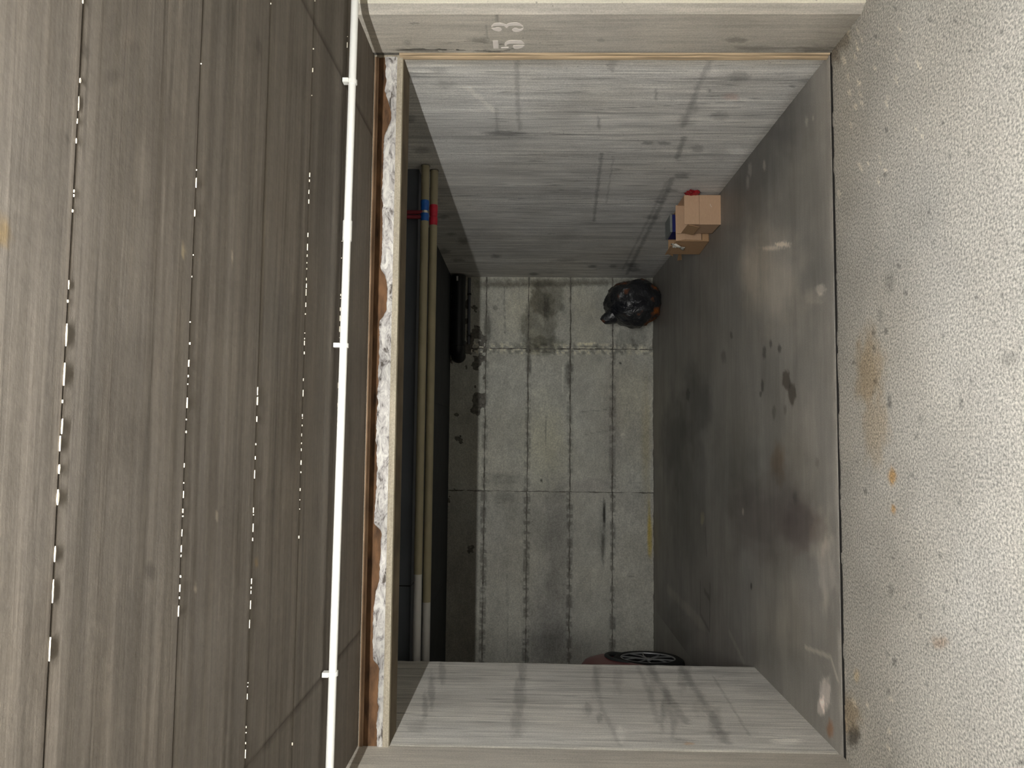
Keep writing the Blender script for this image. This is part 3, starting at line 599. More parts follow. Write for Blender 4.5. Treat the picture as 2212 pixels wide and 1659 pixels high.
bp = N(nt, 'ShaderNodeBump'); bp.inputs['Distance'].default_value = 0.006; L.new(n1.outputs['Fac'], bp.inputs['Height']); L.new(bp.outputs[0], b.inputs['Normal'])
M['lime'] = mt
LX0, LX1 = -1.9, 1.908
def lstrip(name, mat, z0f, z1f, ybase, bulge, seed, x0=LX0, x1=LX1, n=760, rows=8):
    xs = np.linspace(x0, x1, n+1); v = []; f = []
    for x in xs:
        a, c = float(z0f(x)), float(z1f(x))
        for r in range(rows+1):
            t = r/rows; z = a+(c-a)*t
            d = bulge*(math.sin(math.pi*t)**0.5)*(0.5+float(fbm(x*14, z*30+seed, seed, 3)))
            v.append((x, ybase-d, z))
        v.append((x, ybase+0.02, c)); v.append((x, ybase+0.02, a))
    k = rows+3
    for i in range(n):
        for r in range(k):
            r2 = (r+1) % k
            f.append((i*k+r, (i+1)*k+r, (i+1)*k+r2, i*k+r2))
    f.append(tuple(range(k))); f.append(tuple(n*k+r for r in reversed(range(k))))
    b_ = MB(); b_.v = v; b_.f = f
    return b_.build(name, mat, lt, smooth=True, angle=60)
lstrip('tan_strip', M['tan'], lambda x: 2.268, lambda x: 2.289, YF-0.004, 0.003, 3)
lstrip('steel_angle', M['rust'], lambda x: 2.172, lambda x: 2.272, YF+0.003, 0.003, 5)
def crust_top(x):
    return 2.234+0.016*(fbm(x*5, 0.3, 15, 5)-0.5)+0.014*(fbm(x*28, 0.7, 16, 3)-0.5)-0.034*sm(0.60, 0.72, fbm(x*3.1, 3.3, 18, 2)+0.12*sm(0.2, -1.4, x))
lstrip('lime_crust', M['lime'], lambda x: 2.171, crust_top, YF-0.004, 0.005, 9)
lstrip('concrete_edge', M['lintel'], lambda x: 2.1445, lambda x: 2.1735, YF-0.006+0.0, 0.0015, 11)

# driveway ceiling: boards with end joints and grout flakes
co = MB().box((-XE, YBACK, ZO+0.006), (XE, 3.72, ZO+0.3)).build('ceiling', M['dark'])
tag(co, 'brown-grey board-marked concrete ceiling over the driveway', kind='structure')
BY = [YBACK, -3.4, -2.4, -1.5, -0.6, -0.1, 0.36, 0.80, 1.232, 1.690, 2.135, 2.572, 3.052, 3.598]
BX = [-XE, -3.4, -0.958, 1.495, 3.9, XE]
pcz = Plane(lambda x, y: onZ(x, y, ZO), 0, 1)
def paint_ceil(P):
    C = np.ones(P.shape); X, Y = P[..., 0], P[..., 1]
    C = lay(C, sm(0.5, 0.7, fbm(X*0.6, Y*24, 501))*0.25, (0.86, 0.85, 0.83)); C = lay(C, sm(0.55, 0.7, fbm(X*0.9, Y*40, 502))*0.3, (1.14, 1.13, 1.12))
    C = lay(C, sm(0.5, 0.75, fbm(X*1.6, Y*1.6, 503))*0.3, (0.86, 0.85, 0.83))
    C = lay(C, sm(0.6, 0.72, fbm(X*5, Y*14, 505))*0.35, (1.2, 1.19, 1.17)); C = lay(C, sm(0.62, 0.74, fbm(X*3, Y*9, 506))*0.4, (0.78, 0.76, 0.74))
    for k_, b_ in enumerate(BY[7:13]): C = lay(C, (1-sm(0.001, 0.007, np.abs(Y-b_+0.002*(fbm(X*9, Y*0, 531)-.5))))*(0.25+0.5*fbm(X*2, X*0+k_, 532)), (0.45, 0.42, 0.38))
    for b_ in BX[1:5]: C = lay(C, (1-sm(0.001, 0.008, np.abs(X-b_+0.012*(fbm(X*2, Y*6, 533)-.5))))*0.8*sm(1.9, 2.3, Y), (0.4, 0.37, 0.34))
    for i, (x, y, rx, ry, mul) in enumerate(((5, 497, 14, 30, (1.25, 1.05, .7)), (282, 85, 14, 18, (1.18, 1.16, 1.14)), (290, 95, 8, 8, .8), (247, 165, 16, 20, .78), (252, 192, 14, 14, 1.14), (325, 1235, 9, 15, .6), (207, 1360, 14, 18, 1.16), (200, 1372, 6, 14, .75), (232, 1440, 6, 8, 1.25), (142, 300, 6, 10, .65),
            (82, 1245, 20, 40, 1.06), (25, 420, 30, 40, 1.12), (40, 400, 30, 30, .92), (310, 370, 18, 60, 1.1), (555, 1215, 3, 12, (1.5, 1.3, .95)), (397, 540, 3, 14, (2.2, 2.1, 1.7)), (469, 1113, 2.5, 12, (2.3, 2.3, 2.2)), (424, 1272, 2, 7, (2.3, 2.3, 2.2)), (502, 555, 2, 14, (2.0, 2.0, 1.9)), (560, 100, 6, 22, .72), (185, 110, 9, 12, .62), (600, 700, 26, 90, (1.02, 1.04, 1.06)), (690, 400, 20, 80, .92))):
        C = lay(C, pcz.spot(P, x, y, rx, ry, soft=0.5, rough=0.6, seed=520+i), mul)
    return C
for i in range(len(BX)-1):
    for j in range(len(BY)-1):
        vis = (1 <= i <= 3 and j >= 7)
        g_ = 0.002
        off = 0.0005*(j-7)+0.0003*((i*5+j*3) % 3)
        y0, y1, x0, x1 = BY[j]+g_, BY[j+1]-g_, BX[i]+0.0004, BX[i+1]-0.0004
        xa, xb = (max(x0, -2.4), min(x1, 2.6)) if vis else (x0, x1)
        sk = (lambda X: 0.0 if j in (0, len(BY)-1) else CS*X) if vis else (lambda X: 0.0)
        grid('board', M['ceil'], (x0, y0+(CS*x0 if (vis or j > 5) else 0)*0+CS*0, ZO+off), (x1-x0, 0, 0), (0, y1-y0, 0), 0.012 if (i == 2 and j >= 7) else (0.03 if vis else 0.3), paint_ceil, parent=co, skirt=0.01, flip=True,
             disp=lambda P, j=j: 0.0025*(fbm(P[..., 0]*0.5, P[..., 1]*18, 510)-0.5)+0.002*(fbm(P[..., 0]*2, P[..., 1]*2, 511)-0.5))
r = random.Random(5)
for j in (8, 9, 10, 11, 12):
    fm = MB(); x = -1.6; Y0 = BY[j]
    while x < 2.0:
        dense = float(fbm(x*1.5, j*3.0, 540, 2))
        ln = r.choice((0.004, 0.007, 0.012, 0.02, 0.03))*(1.3 if j == 8 else 0.8); w = r.uniform(0.0007, 0.0022 if j == 8 else 0.0013)
        if r.random() < ((0.42 if j == 8 else 0.2)+1.3*(dense-0.45)):
            y = Y0+r.uniform(-0.002, 0.002)
            z_ = ZO-0.0008-r.uniform(0, .0012); q_ = r.uniform(.2, .5)
            fm.prism([(x, y), (x+ln*q_, y-w*r.uniform(.5, 1.2)), (x+ln*.85, y-w*.6), (x+ln, y+w*r.uniform(-.3, .5)), (x+ln*.7, y+w), (x+ln*.25, y+w*r.uniform(.4, 1.1))], 2, z_, ZO+0.006)
        x += ln+r.uniform(0.002, 0.035)
    o = fm.build('grout_flakes', M['flake'], co); o['kind'] = 'stuff'

# hall behind the camera
o = MB().box((-XE, YBACK-0.2, -0.05), (XE, YBACK, 2.6)).build('wall_behind', M['hall']); tag(o, 'concrete wall across the driveway behind the viewer', kind='structure')
o = MB().box((XE, YBACK, -0.05), (XE+0.2, YF, 2.6)).build('wall_hall', M['hall']); tag(o, 'concrete end wall of the driveway on the right', kind='structure')
o = MB().box((-XE-0.2, YBACK, -0.05), (-XE, YF, 2.6)).build('wall_hall', M['hall']); tag(o, 'concrete end wall of the driveway on the left', kind='structure')

# ------------------------------------------------------------------ LAMP over the driveway
lp = empty('ceiling_lamp', LAMP_POS); tag(lp, 'white fluorescent batten lamp under the driveway ceiling', 'lamp')
lx, ly, lz = LAMP_POS
hs = LAMP_LEN/2
o = MB().box((-hs-0.05, -0.03, ZO-lz-0.045), (hs+0.05, 0.03, ZO-lz-0.002)).build('housing', M['white_pvc'], lp, bevel=0.004)
mt, nt, b = newmat('lit_tube'); b.inputs['Emission Color'].default_value = (*LAMP_COLOR, 1); b.inputs['Emission Strength'].default_value = LAMP_STRENGTH; b.inputs['Base Color'].default_value = (.9, .9, .9, 1)
MB().tube([(-hs, 0, 0), (hs, 0, 0)], 0.0125, 12).build('tube', mt, lp, smooth=True)
for s in (-1, 1):
    MB().box((s*(hs+0.012)-0.014, -0.022, -0.026), (s*(hs+0.012)+0.014, 0.022, ZO-lz-0.04)).build('socket', M['white_pvc'], lp, bevel=0.003)

# ------------------------------------------------------------------ WHITE CONDUIT under the driveway ceiling
def cy(x): return 2.955+0.027*x
CZ = ZO-0.040
cn = empty('conduit_pipe', (0, cy(0), CZ)); tag(cn, 'white plastic conduit pipe clipped along the driveway ceiling', 'pipe')
def cp(x, dz=0): return (x, cy(x)-cy(0), dz)
MB().tube([cp(-4.2), cp(0.86)], 0.0160, 20).build('tube', M['white_pvc'], cn, smooth=True)
MB().tube([cp(0.80), cp(4.2)], 0.0160, 20).build('tube', M['white_pvc'], cn, smooth=True)
MB().tube([cp(0.79), cp(0.875)], 0.0192, 20).build('coupler', M['white_pvc'], cn, smooth=True)
for cx in (2.75, 1.478, 0.352, -0.945, -2.2):
    c = MB()
    R0, R1 = 0.0162, 0.0205
    pts = []
    for a in range(-60, 241, 15):
        an = math.radians(a); pts.append((cy(cx)-cy(0)+R1*math.cos(an), -R1*math.sin(an)*1.0))
    outer = [(p[0], p[1]) for p in pts]
    inner = [(cy(cx)-cy(0)+R0*math.cos(math.radians(a)), -R0*math.sin(math.radians(a))) for a in range(240, -61, -15)]
    c.prism(outer+inner, 0, cx-0.009, cx+0.009)
    c.box((cx-0.009, cy(cx)-cy(0)-0.024, 0.012), (cx+0.009, cy(cx)-cy(0)+0.006, 0.036))
    c.build('clip', M['white_pvc'], cn)

# ------------------------------------------------------------------ PIPES inside the box
M['beige'] = plain('beige_pipe_insulation', srgb(156, 147, 120), 0.6, var=0.08, scale=6)
M['grey_pvc'] = plain('pale_grey_plastic_pipe', srgb(196, 194, 190), 0.5)
M['blue_tape'] = plain('blue_tape', srgb(20, 92, 178), 0.5, var=0.15, scale=30)
M['red_tape'] = plain('red_tape', srgb(196, 34, 58), 0.5, var=0.15, scale=30)
M['brass'] = plain('pale_metal_fitting', srgb(214, 206, 190), 0.4, metal=0.5, var=0.2, scale=40)
M['red_pipe'] = plain('dark_red_pipe', srgb(122, 34, 46), 0.45)
M['black_pvc'] = plain('black_drain_plastic', srgb(22, 23, 26), 0.45)
M['duct'] = plain('grey_sheet_duct', srgb(74, 78, 84), 0.6, var=0.1, scale=3)
M['steel'] = plain('galvanised_steel', srgb(150, 150, 150), 0.45, metal=0.8)

YA, ZA, RA = 5.09, 2.234, 0.029
YB2, ZB2, RB2 = 5.185, 2.184, 0.029
def pipeX(x, y, Y): return float(onY(x, y, Y)[0])
def insul_pipe(name, label, Y, Z, R, bands, tape, wx, fit):
    e_ = empty(name, (0, Y, Z)); tag(e_, label, 'pipe', 'insulated pipes under the box ceiling')
    xr = XR(Y)
    b1a, b1b, b2a, b2b = bands           # upper band, lower band (x, from right to left)
    MB().tube([(xr, 0, 0), (b1a+0.004, 0, 0)], R, 24).build('insulation', M['beige'], e_, smooth=True)
    MB().tube([(b2b-0.004, 0, 0), (wx, 0, 0)], R, 24).build('insulation', M['beige'], e_, smooth=True)
    MB().tube([(wx+0.004, 0, 0), (XN, 0, 0)], R*0.97, 24).build('plastic_section', M['grey_pvc'], e_, smooth=True)
    for a, c in ((b1a, b1b), (b2a, b2b)):
        MB().tube([(a+0.012, 0, 0), (a, 0, 0), ((a+c)/2, 0, 0), (c, 0, 0), (c-0.008, 0, 0)], [R*1.0, R*1.06, R*1.03, R*0.98, R*0.8], 24).build('tape_band', tape, e_, smooth=True)
    MB().tube([(b1b+0.01, 0, 0), (b2a-0.01, 0, 0)], R*0.55, 16).build('fitting', fit, e_, smooth=True)
    if tape is M['blue_tape']:
        MB().tube([((b1b+b2a)/2+0.02, 0, 0), ((b1b+b2a)/2-0.02, 0, 0)], R*0.78, 8).build('nut', M['brass'], e_)
    MB().tube([(xr-0.001, 0, 0), (xr-0.006, 0, 0)], R*1.12, 24).build('wall_collar', M['joint'], e_, smooth=True)
    return e_
xa = [pipeX(912, y, YA) for y in (437, 453, 465, 477)]
insul_pipe('insulated_pipe', 'beige insulated pipe with blue taped joint, upper of the two', YA, ZA, RA, xa, M['blue_tape'], pipeX(905, 1240, YA), M['brass'])
xb = [pipeX(932, y, YB2) for y in (447, 466, 473, 486)]
insul_pipe('insulated_pipe', 'beige insulated pipe with red taped joint, lower of the two', YB2, ZB2, RB2, xb, M['red_tape'], pipeX(920, 1300, YB2), M['white_pvc'])
for y, lab in ((458.5, 'dark red riser pipe nearer the right wall above the taped joints'), (468.5, 'dark red riser pipe farther from the right wall above the taped joints')):
    x = pipeX(890, y, 5.085); r_ = empty('red_pipe', (x, 5.085, 2.25)); tag(r_, lab, 'pipe', 'red riser pipes')
    MB().tube([(0, 0, 0.0), (0, 0, ZI-2.25)], 0.0145, 16).build('tube', M['red_pipe'], r_, smooth=True)
    MB().tube([(0, 0, ZI-2.25-0.012), (0, 0, ZI-2.25)], 0.022, 16).build('ceiling_collar', M['steel'], r_, smooth=True)
dz0 = float(onY(893, 1000, 5.16)[2]); xj = pipeX(873, 1266, 5.16)
du = empty('ventilation_duct', (0, 5.16, ZI)); tag(du, 'grey rectangular duct under the box ceiling behind the pipes', 'duct')
MB().box((xj+0.004, 0, dz0-ZI), (XR(5.3), 0.26, 0)).build('duct_section', M['duct'], du, bevel=0.003)
MB().box((XN, 0, dz0-ZI), (xj-0.004, 0.26, 0)).build('duct_section', M['duct'], du, bevel=0.003)
MB().box((xj-0.006, 0.006, dz0-ZI+0.006), (xj+0.006, 0.254, 0)).build('joint_gasket', M['dark'], du)

# black drain pipe in the upper corner of the back wall
dp = empty('drain_pipe', (1.86, YB-0.125, 2.315)); tag(dp, 'thick black drain pipe with elbow high in the far right corner', 'pipe')
MB().tube([(0, 0, 0), (-0.86, 0, 0)], 0.083, 24).build('tube', M['black_pvc'], dp, smooth=True)
el = [(-0.84-0.10*math.sin(a), 0.0+0.10*(1-math.cos(a)), -0.0) for a in [math.radians(t) for t in range(0, 91, 15)]]
MB().tube(el+[(el[-1][0], 0.125, 0)], 0.086, 24).build('elbow', M['black_pvc'], dp, smooth=True)
MB().tube([(-0.83, 0, 0), (-0.78, 0, 0)], 0.094, 24).build('socket', M['black_pvc'], dp, smooth=True)
MB().tube([(-0.02, -0.079, 0.012), (-0.075, -0.079, 0.012)], 0.012, 12).build('grey_tag', M['grey_pvc'], dp, smooth=True)
cb = empty('cable_conduit', (1.86, YB-0.03, 2.195)); tag(cb, 'thin grey conduit on the back wall just below the black drain pipe', 'pipe')
MB().tube([(0, 0, 0), (-0.80, 0, 0)], 0.017, 14).build('tube', plain('dark_grey_conduit', srgb(96, 98, 104), 0.5), cb, smooth=True)
for t in (-0.2, -0.7): MB().box((t-0.01, -0.02, -0.022), (t+0.01, 0.03, 0.022)).build('clip', M['black_pvc'], cb, bevel=0.002)

# ------------------------------------------------------------------ CARDBOARD BOXES
def kraft(name, c): return plain(name, c, 0.85, var=0.06, scale=14, bump=0.0004, stretch=(3, 3, 30))
M['kraft'] = kraft('kraft_cardboard', srgb(192, 158, 128)); M['kraft2'] = kraft('worn_kraft_cardboard', srgb(178, 142, 106))
M['navy'] = plain('navy_card', srgb(18, 24, 92), 0.6, var=0.1, scale=20); M['grey_card'] = plain('grey_card', srgb(120, 124, 122), 0.7, var=0.1, scale=20)
M['paper'] = plain('white_paper', srgb(228, 224, 212), 0.8)
T = 0.004
bx = empty('cardboard_box', (1.758, 5.765, 0), 0.0); tag(bx, 'plain brown cardboard box with open top, nearer of the two', 'box', 'cardboard boxes against the right wall')
w, d, h = 0.232, 0.26, 0.284
b_ = MB(); b_.box((-w/2, -d/2, 0), (-w/2+T, d/2, h-0.03)); b_.box((w/2-T, -d/2, 0), (w/2, d/2, h)); b_.box((-w/2, -d/2, 0), (w/2, d/2, T)); b_.box((-w/2, d/2-T, 0), (w/2, d/2, 0.298))
b_.build('body', M['kraft'], bx)
zs = 0.166
MB().box((-w/2, -d/2-0.003, zs+0.0015), (w/2-0.003, -d/2+0.001, h)).build('front_panel', M['kraft'], bx)
MB().box((-w/2-0.002, -d/2-0.004, 0.001), (w/2, -d/2+0.001, zs)).build('front_panel', M['kraft'], bx)
MB().prism([(-w/2, h-0.03), (-w/2-0.02, h-0.12), (-w/2-0.017, h-0.122), (-w/2+0.003, h-0.034)], 1, -d/2+0.01, d/2-0.02).build('flap', M['kraft2'], bx)
sc_ = MB()
sc_.tube([(0.045, -d/2-0.0045, 0.083), (0.03, -d/2-0.0048, 0.078), (0.02, -d/2-0.0045, 0.07)], 0.0013, 6).build('tape_scrap', M['paper'], bx)

b2 = empty('cardboard_box', (1.728, 6.185, 0), 0.07); tag(b2, 'worn open cardboard box with hanging flap, behind the nearer box', 'box', 'cardboard boxes against the right wall')
w, d, h = 0.27, 0.34, 0.27
b_ = MB(); b_.box((-w/2, -d/2, 0), (-w/2+T, d/2, h)); b_.box((w/2-T, -d/2, 0), (w/2, d/2, h)); b_.box((-w/2, d/2-T, 0), (w/2, d/2, h)); b_.box((-w/2, -d/2, 0), (w/2, -d/2+T, h)); b_.box((-w/2, -d/2, 0), (w/2, d/2, T))
b_.build('body', M['kraft2'], b2)
MB().prism([(-d/2, h), (-d/2-0.012, h+0.006), (-d/2-0.05, h-0.06), (-d/2-0.035, h-0.20), (-d/2-0.031, h-0.20), (-d/2-0.045, h-0.06), (-d/2-0.01, h+0.002)], 0, -w/2, w/2-0.01).build('flap', M['kraft'], b2)
MB().prism([(-w/2, h), (-w/2-0.006, h+0.03), (-w/2-0.003, h+0.031), (-w/2+0.003, h)], 1, -d/2+0.1, d/2).build('flap', M['kraft2'], b2)
MB().prism([(d/2, h), (d/2+0.06, h-0.05), (d/2+0.057, h-0.052), (d/2-0.003, h-0.002)], 0, -w/2, w/2-0.02).build('flap', M['kraft2'], b2)

nb = empty('navy_box', (1.765, 6.17, 0.006), 0.05); tag(nb, 'small navy blue box with grey lid standing inside the open cardboard box', 'box')
MB().box((-0.07, -0.11, 0), (0.08, 0.10, 0.285)).build('carton', M['navy'], nb, bevel=0.003)
MB().box((-0.071, -0.111, 0.285), (0.081, 0.101, 0.305)).build('lid', M['grey_card'], nb, bevel=0.003)

import mathutils
def crumple(name, mat, loc, size, seed, sub=4, amp=0.25, freq=3.0, parent=None, flat=True, fn=None):
    bm = bmesh.new(); bmesh.ops.create_icosphere(bm, subdivisions=sub, radius=1.0)
    for v in bm.verts:
        n = v.co.normalized(); q = n*freq+Vector((seed*3.1, seed*1.7, seed))
        dsp = mathutils.noise.ridged_multi_fractal(q, 1.0, 2.1, 4, 1.0, 2.0)-1.0
        r_ = 1+amp*0.5*dsp+amp*0.5*mathutils.noise.noise(q*0.6)
        c = n*r_
        if fn: c = fn(n, c)
        v.co = Vector((c.x*size[0], c.y*size[1], c.z*size[2]))
        if flat and v.co.z < -size[2]*0.93: v.co.z = -size[2]*0.93
    me = bpy.data.meshes.new(name); bm.to_mesh(me); bm.free()
    me.polygons.foreach_set('use_smooth', [True]*len(me.polygons)); me.set_sharp_from_angle(angle=math.radians(50))
    me.materials.append(mat); o = add(bpy.data.objects.new(name, me), parent); o.location = loc
    return o
M['red_plastic'] = plain('red_plastic_bag', srgb(150, 24, 36), 0.4, var=0.2, scale=20)
rb = crumple('red_plastic_bag', M['red_plastic'], (1.884, 5.625, 0.222), (0.017, 0.055, 0.05), 4, 4, 1.1, 2.2)
tag(rb, 'crumpled red plastic bag wedged between the nearer cardboard box and the wall', 'bag')
# sheet of paper over the edge of the open box
sh = MB(); n = 8; pv = []
pA = np.array([1.585, 6.06, 0.285])
for i in range(n+1):
    for j in range(4):
        t = i/n; a = 0.5+1.2*t
        pv.append((1.606-0.028*t-0.012*math.sin(j*2+i), 6.05+0.03*j+0.02*t, 0.285+0.012*math.sin(3*t+j)-0.10*t*t))
sh.v = pv; sh.f = [(i*4+j, i*4+j+1, i*4+j+5, i*4+j+4) for i in range(n) for j in range(3)]
so = sh.build('paper_sheet', M['paper'], None, smooth=True)
md = so.modifiers.new('thick', 'SOLIDIFY'); md.thickness = 0.0008
tag(so, 'crumpled white paper sheet hanging over the left edge of the open box', 'paper')
p = onZ(1470, 549, 0.0)
scrap = MB(); scrap.v = [(-.07, -.05, .004), (.06, -.06, .012), (.075, .05, .004), (-.05, .06, .02), (0, 0, .016)]; scrap.f = [(0, 1, 4), (1, 2, 4), (2, 3, 4), (3, 0, 4)]
so = scrap.build('cardboard_scrap', M['kraft2']); so.location = (p[0], p[1], 0); so.modifiers.new('thick', 'SOLIDIFY').thickness = 0.004
tag(so, 'torn cardboard scrap on the floor beyond the boxes', 'cardboard')

# ------------------------------------------------------------------ RUBBISH BAG
mt, nt, b = newmat('black_bag_plastic'); L = nt.links
g = N(nt, 'ShaderNodeTexCoord'); n1 = N(nt, 'ShaderNodeTexNoise'); n1.inputs['Scale'].default_value = 4.2; n1.inputs['Detail'].default_value = 4; L.new(g.outputs['Object'], n1.inputs['Vector'])
sx = N(nt, 'ShaderNodeSeparateXYZ'); L.new(g.outputs['Object'], sx.inputs[0])
# rust-coloured leaves press against the film low down and round the rim
zr = N(nt, 'ShaderNodeMapRange'); zr.inputs[1].default_value = -0.05; zr.inputs[2].default_value = -0.22; zr.inputs[3].default_value = 0.0; zr.inputs[4].default_value = 0.16; L.new(sx.outputs['Z'], zr.inputs[0])
ad = N(nt, 'ShaderNodeMath', operation='ADD'); L.new(n1.outputs['Fac'], ad.inputs[0]); L.new(zr.outputs[0], ad.inputs[1])
rp = N(nt, 'ShaderNodeValToRGB'); rp.color_ramp.elements[0].position = 0.58; rp.color_ramp.elements[0].color = (0.03, 0.031, 0.033, 1)
rp.color_ramp.elements[1].position = 0.72; rp.color_ramp.elements[1].color = (*srgb(150, 84, 34), 1)
e = rp.color_ramp.elements.new(0.38); e.color = (0.012, 0.013, 0.017, 1)
L.new(ad.outputs[0], rp.inputs[0]); L.new(rp.outputs[0], b.inputs['Base Color']); b.inputs['Roughness'].default_value = 0.22; b.inputs['Specular IOR Level'].default_value = 0.6
n3 = N(nt, 'ShaderNodeTexNoise'); n3.inputs['Scale'].default_value = 16; n3.inputs['Detail'].default_value = 6; n3.inputs['Distortion'].default_value = 2.0; L.new(g.outputs['Object'], n3.inputs['Vector'])
bp = N(nt, 'ShaderNodeBump'); bp.inputs['Distance'].default_value = 0.012; L.new(n3.outputs['Fac'], bp.inputs['Height']); L.new(bp.outputs[0], b.inputs['Normal'])
bag = empty('rubbish_bag', (1.49, 8.26, 0)); tag(bag, 'black plastic rubbish bag with rust-coloured leaves in the far right corner', 'bag')
def bagfn(n, c):
    k = 1.0
    return Vector((c.x*(1.0-0.12*max(0, n.z)**2), c.y, c.z))
crumple('bag_body', mt, (0, 0, 0.302), (0.278, 0.27, 0.322), 2, 5, 0.16, 2.4, bag, True, bagfn)
ear = MB().tube([(-0.13, -0.02, 0.50), (-0.175, -0.03, 0.585), (-0.20, -0.035, 0.635), (-0.215, -0.03, 0.65)], [0.11, 0.075, 0.055, 0.04], 14)
ear.build('tied_corner', mt, bag, smooth=True)

# ------------------------------------------------------------------ RED CAR in the neighbouring bay
car = empty('car', (-2.80, 5.70, 0), math.radians(6)); tag(car, 'red hatchback car mostly hidden behind the left divider', 'car')
M['red_car'] = plain('red_car_paint', srgb(128, 26, 38), 0.35, spec=0.5); M['car_glass'] = plain('car_glass', srgb(16, 18, 20), 0.08, spec=0.7)
M['tyre'] = plain('tyre_rubber', srgb(20, 20, 21), 0.85); M['clad'] = plain('grey_plastic_cladding', srgb(58, 60, 60), 0.7); M['alloy'] = plain('alloy_rim', srgb(170, 170, 170), 0.5, metal=0.6)
M['lens'] = plain('lamp_lens', srgb(210, 212, 214), 0.15); M['tail'] = plain('tail_lens', srgb(120, 10, 14), 0.2)
def loft(secs, name, mat, parent):
    k = len(secs[0]); b_ = MB()
    for s_ in secs: b_.v += s_
    for i in range(len(secs)-1):
        for j in range(k-1):
            b_.f.append((i*k+j, i*k+j+1, (i+1)*k+j+1, (i+1)*k+j))
    b_.f.append(tuple(range(k))); b_.f.append(tuple((len(secs)-1)*k+j for j in reversed(range(k))))
    for i in range(len(secs)-1): b_.f.append((i*k+k-1, i*k, (i+1)*k, (i+1)*k+k-1))
    return b_.build(name, mat, parent, smooth=True, angle=50)
def ip(y, tab):
    xs = [t[0] for t in tab]; return float(np.interp(y, xs, [t[1] for t in tab]))
Wt = [(-1.95, .60), (-1.9, .70), (-1.75, .79), (-1.5, .845), (-1.2, .86), (0, .85), (1.1, .87), (1.3, .87), (1.5, .855), (1.6, .83), (1.72, .74), (1.83, .58), (1.93, .36)]
St = [(-1.95, .80), (-1.9, .95), (-1.6, 1.0), (0, .96), (.8, 1.0), (1.0, 1.02), (1.3, 1.0), (1.5, .93), (1.75, .76), (1.87, .66), (1.93, .56)]
Bt = [(-1.95, .36), (-1.8, .24), (0, .2), (1.6, .2), (1.85, .24), (1.93, .32)]
secs = []
for y in [-1.95, -1.92, -1.86, -1.75, -1.6, -1.4, -1.2, -.8, -.4, 0, .4, .8, 1.0, 1.2, 1.3, 1.4, 1.5, 1.58, 1.66, 1.73, 1.79, 1.84, 1.88, 1.91, 1.93]:
    w, s_, b0 = ip(y, Wt), ip(y, St), ip(y, Bt); hh = s_-b0
    half = [(w*.75, b0), (w*.93, b0+.05*hh), (w*.985, b0+.2*hh), (w, b0+.42*hh), (w*.99, b0+.62*hh), (w*.985, b0+.76*hh), (w*.955, b0+.90*hh), (w*.87, b0+.98*hh), (w*.5, s_+.02)]
    pts = [(-x, y, z) for x, z in half]+[(x, y, z) for x, z in reversed(half)]
    secs.append(pts)
body = loft(secs, 'body', M['red_car'], car)
cut = MB()
for sx_ in (-1, 1):
    for wy in (-1.28, 1.28):
        cut.tube([(sx_*0.52, wy, 0.345), (sx_*1.1, wy, 0.345)], 0.372, 32)
co_ = cut.build('cutter', M['dark'])
bm_ = body.modifiers.new('arches', 'BOOLEAN'); bm_.object = co_; bm_.operation = 'DIFFERENCE'; bm_.solver = 'EXACT'
co_.parent = car
dg = bpy.context.evaluated_depsgraph_get(); dg.update()
me = bpy.data.meshes.new_from_object(body.evaluated_get(dg)); body.modifiers.clear(); body.data = me
bpy.data.objects.remove(co_)
gsec = []
for y, wb, wr, z1 in ((1.02, .70, .66, .99), (.55, .73, .60, 1.24), (.15, .74, .575, 1.42), (-.3, .745, .57, 1.47), (-.9, .745, .565, 1.46), (-1.35, .74, .56, 1.40), (-1.62, .72, .58, 1.20), (-1.86, .69, .66, 1.0)):
    z0 = .93
    half = [(wb, z0), (wb*.995, z0+.15*(z1-z0)), ((wb*.35+wr*.65), z0+.8*(z1-z0)), (wr*.95, z0+.95*(z1-z0)), (wr*.7, z1), (wr*.3, z1+.012)]
    gsec.append([(-x, y, z) for x, z in half]+[(x, y, z) for x, z in reversed(half)])
loft(gsec, 'windows', M['car_glass'], car)
rs = []
for y, wr, z1 in ((.2, .56, 1.415), (-.3, .565, 1.475), (-.9, .56, 1.465), (-1.35, .55, 1.405), (-1.45, .54, 1.36)):
    rs.append([(-wr, y, z1-.04), (-wr*.9, y, z1-.005), (-wr*.5, y, z1+.02), (0, y, z1+.026), (wr*.5, y, z1+.02), (wr*.9, y, z1-.005), (wr, y, z1-.04)])
loft(rs, 'roof', M['red_car'], car)
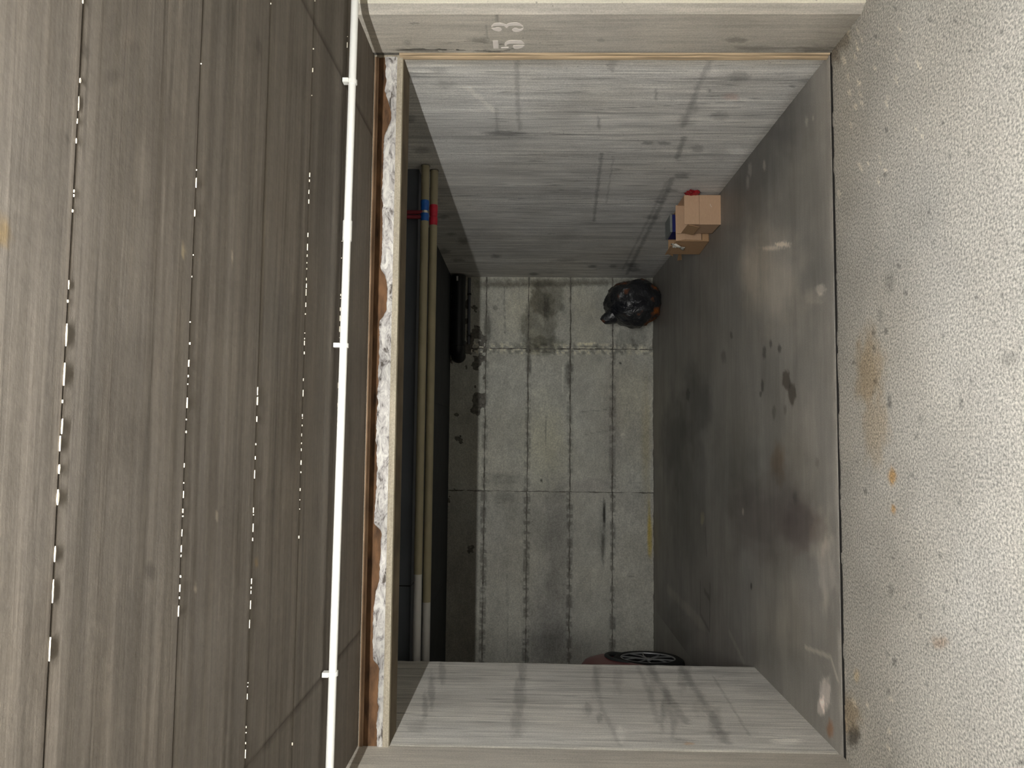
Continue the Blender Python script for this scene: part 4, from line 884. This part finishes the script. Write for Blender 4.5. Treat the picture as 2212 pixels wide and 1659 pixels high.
for sx_ in (-1, 1):
    for wy in (-1.28, 1.28):
        arc = [(sx_*(ip(wy+0.378*math.cos(a), Wt)-0.012), wy+0.378*math.cos(a), 0.345+0.378*math.sin(a)) for a in [math.radians(t) for t in range(24, 157, 7)]]
        MB().tube(arc, [0.006]+[0.024]*(len(arc)-2)+[0.006], 8).build('arch_cladding', M['clad'], car, smooth=True)
        xo = sx_*0.862; xi = sx_*0.66
        wb = MB(); prof = [(xi, .215), (xi, .30), (xi+sx_*.02, .328), (xi+sx_*.06, .338), (xo-sx_*.06, .338), (xo-sx_*.02, .328), (xo, .295), (xo-sx_*.005, .262), (xo-sx_*.03, .255)]
        nn = 40
        for i in range(nn):
            a = 2*math.pi*i/nn
            wb.v += [(x, wy+r_*math.cos(a), 0.338+r_*math.sin(a)) for x, r_ in prof]
        k = len(prof)
        for i in range(nn):
            for j in range(k):
                wb.f.append((i*k+j, i*k+(j+1) % k, ((i+1) % nn)*k+(j+1) % k, ((i+1) % nn)*k+j))
        wh = wb.build('wheel', M['tyre'], car, smooth=True)
        rm = MB(); rm.tube([(xo-sx_*0.012, wy+.25*math.cos(2*math.pi*i/40), .338+.25*math.sin(2*math.pi*i/40)) for i in range(40)], 0.008, 8, closed=True)
        rm.tube([(xo-sx_*0.03, wy, .338), (xo-sx_*0.012, wy, .338)], 0.034, 16)
        for q in range(5):
            for dq in (-0.13, 0.13):
                a0 = math.pi/2+2*math.pi*q/5; a1 = a0+dq*1.35
                rm.tube([(xo-sx_*0.02, wy+.03*math.cos(a0), .338+.03*math.sin(a0)), (xo-sx_*0.012, wy+.12*math.cos(a0+dq*.9), .338+.12*math.sin(a0+dq*.9)), (xo-sx_*0.014, wy+.25*math.cos(a1*1.0+dq*.8), .338+.25*math.sin(a1*1.0+dq*.8))], [0.008, 0.0065, 0.0055], 6)
        rm.build('rim', M['alloy'], wh, smooth=True)
        MB().tube([(xo-sx_*0.10, wy, .338), (xo-sx_*0.085, wy, .338)], 0.25, 24).build('brake_backing', M['dark'], wh, smooth=True)
        MB().tube([(sx_*0.50, wy, .345), (sx_*0.525, wy, .345)], 0.384, 28).build('wheel_well', M['dark'], car)
    MB().box((sx_*.50-.10, 1.72, .60), (sx_*.50+.10, 1.80, .70)).build('headlight', M['lens'], car, bevel=0.02)
    MB().box((sx_*.62-.06, -1.93, .78), (sx_*.62+.06, -1.84, .92)).build('tail_light', M['tail'], car, bevel=0.02)
    MB().tube([(sx_*.72, .72, 1.02), (sx_*.82, .70, 1.05), (sx_*.86, .69, 1.06)], [.02, .06, .045], 12).build('mirror', M['red_car'], car, smooth=True)
MB().box((-.42, 1.86, .30), (.42, 1.94, .42)).build('grille', M['clad'], car, bevel=0.02)
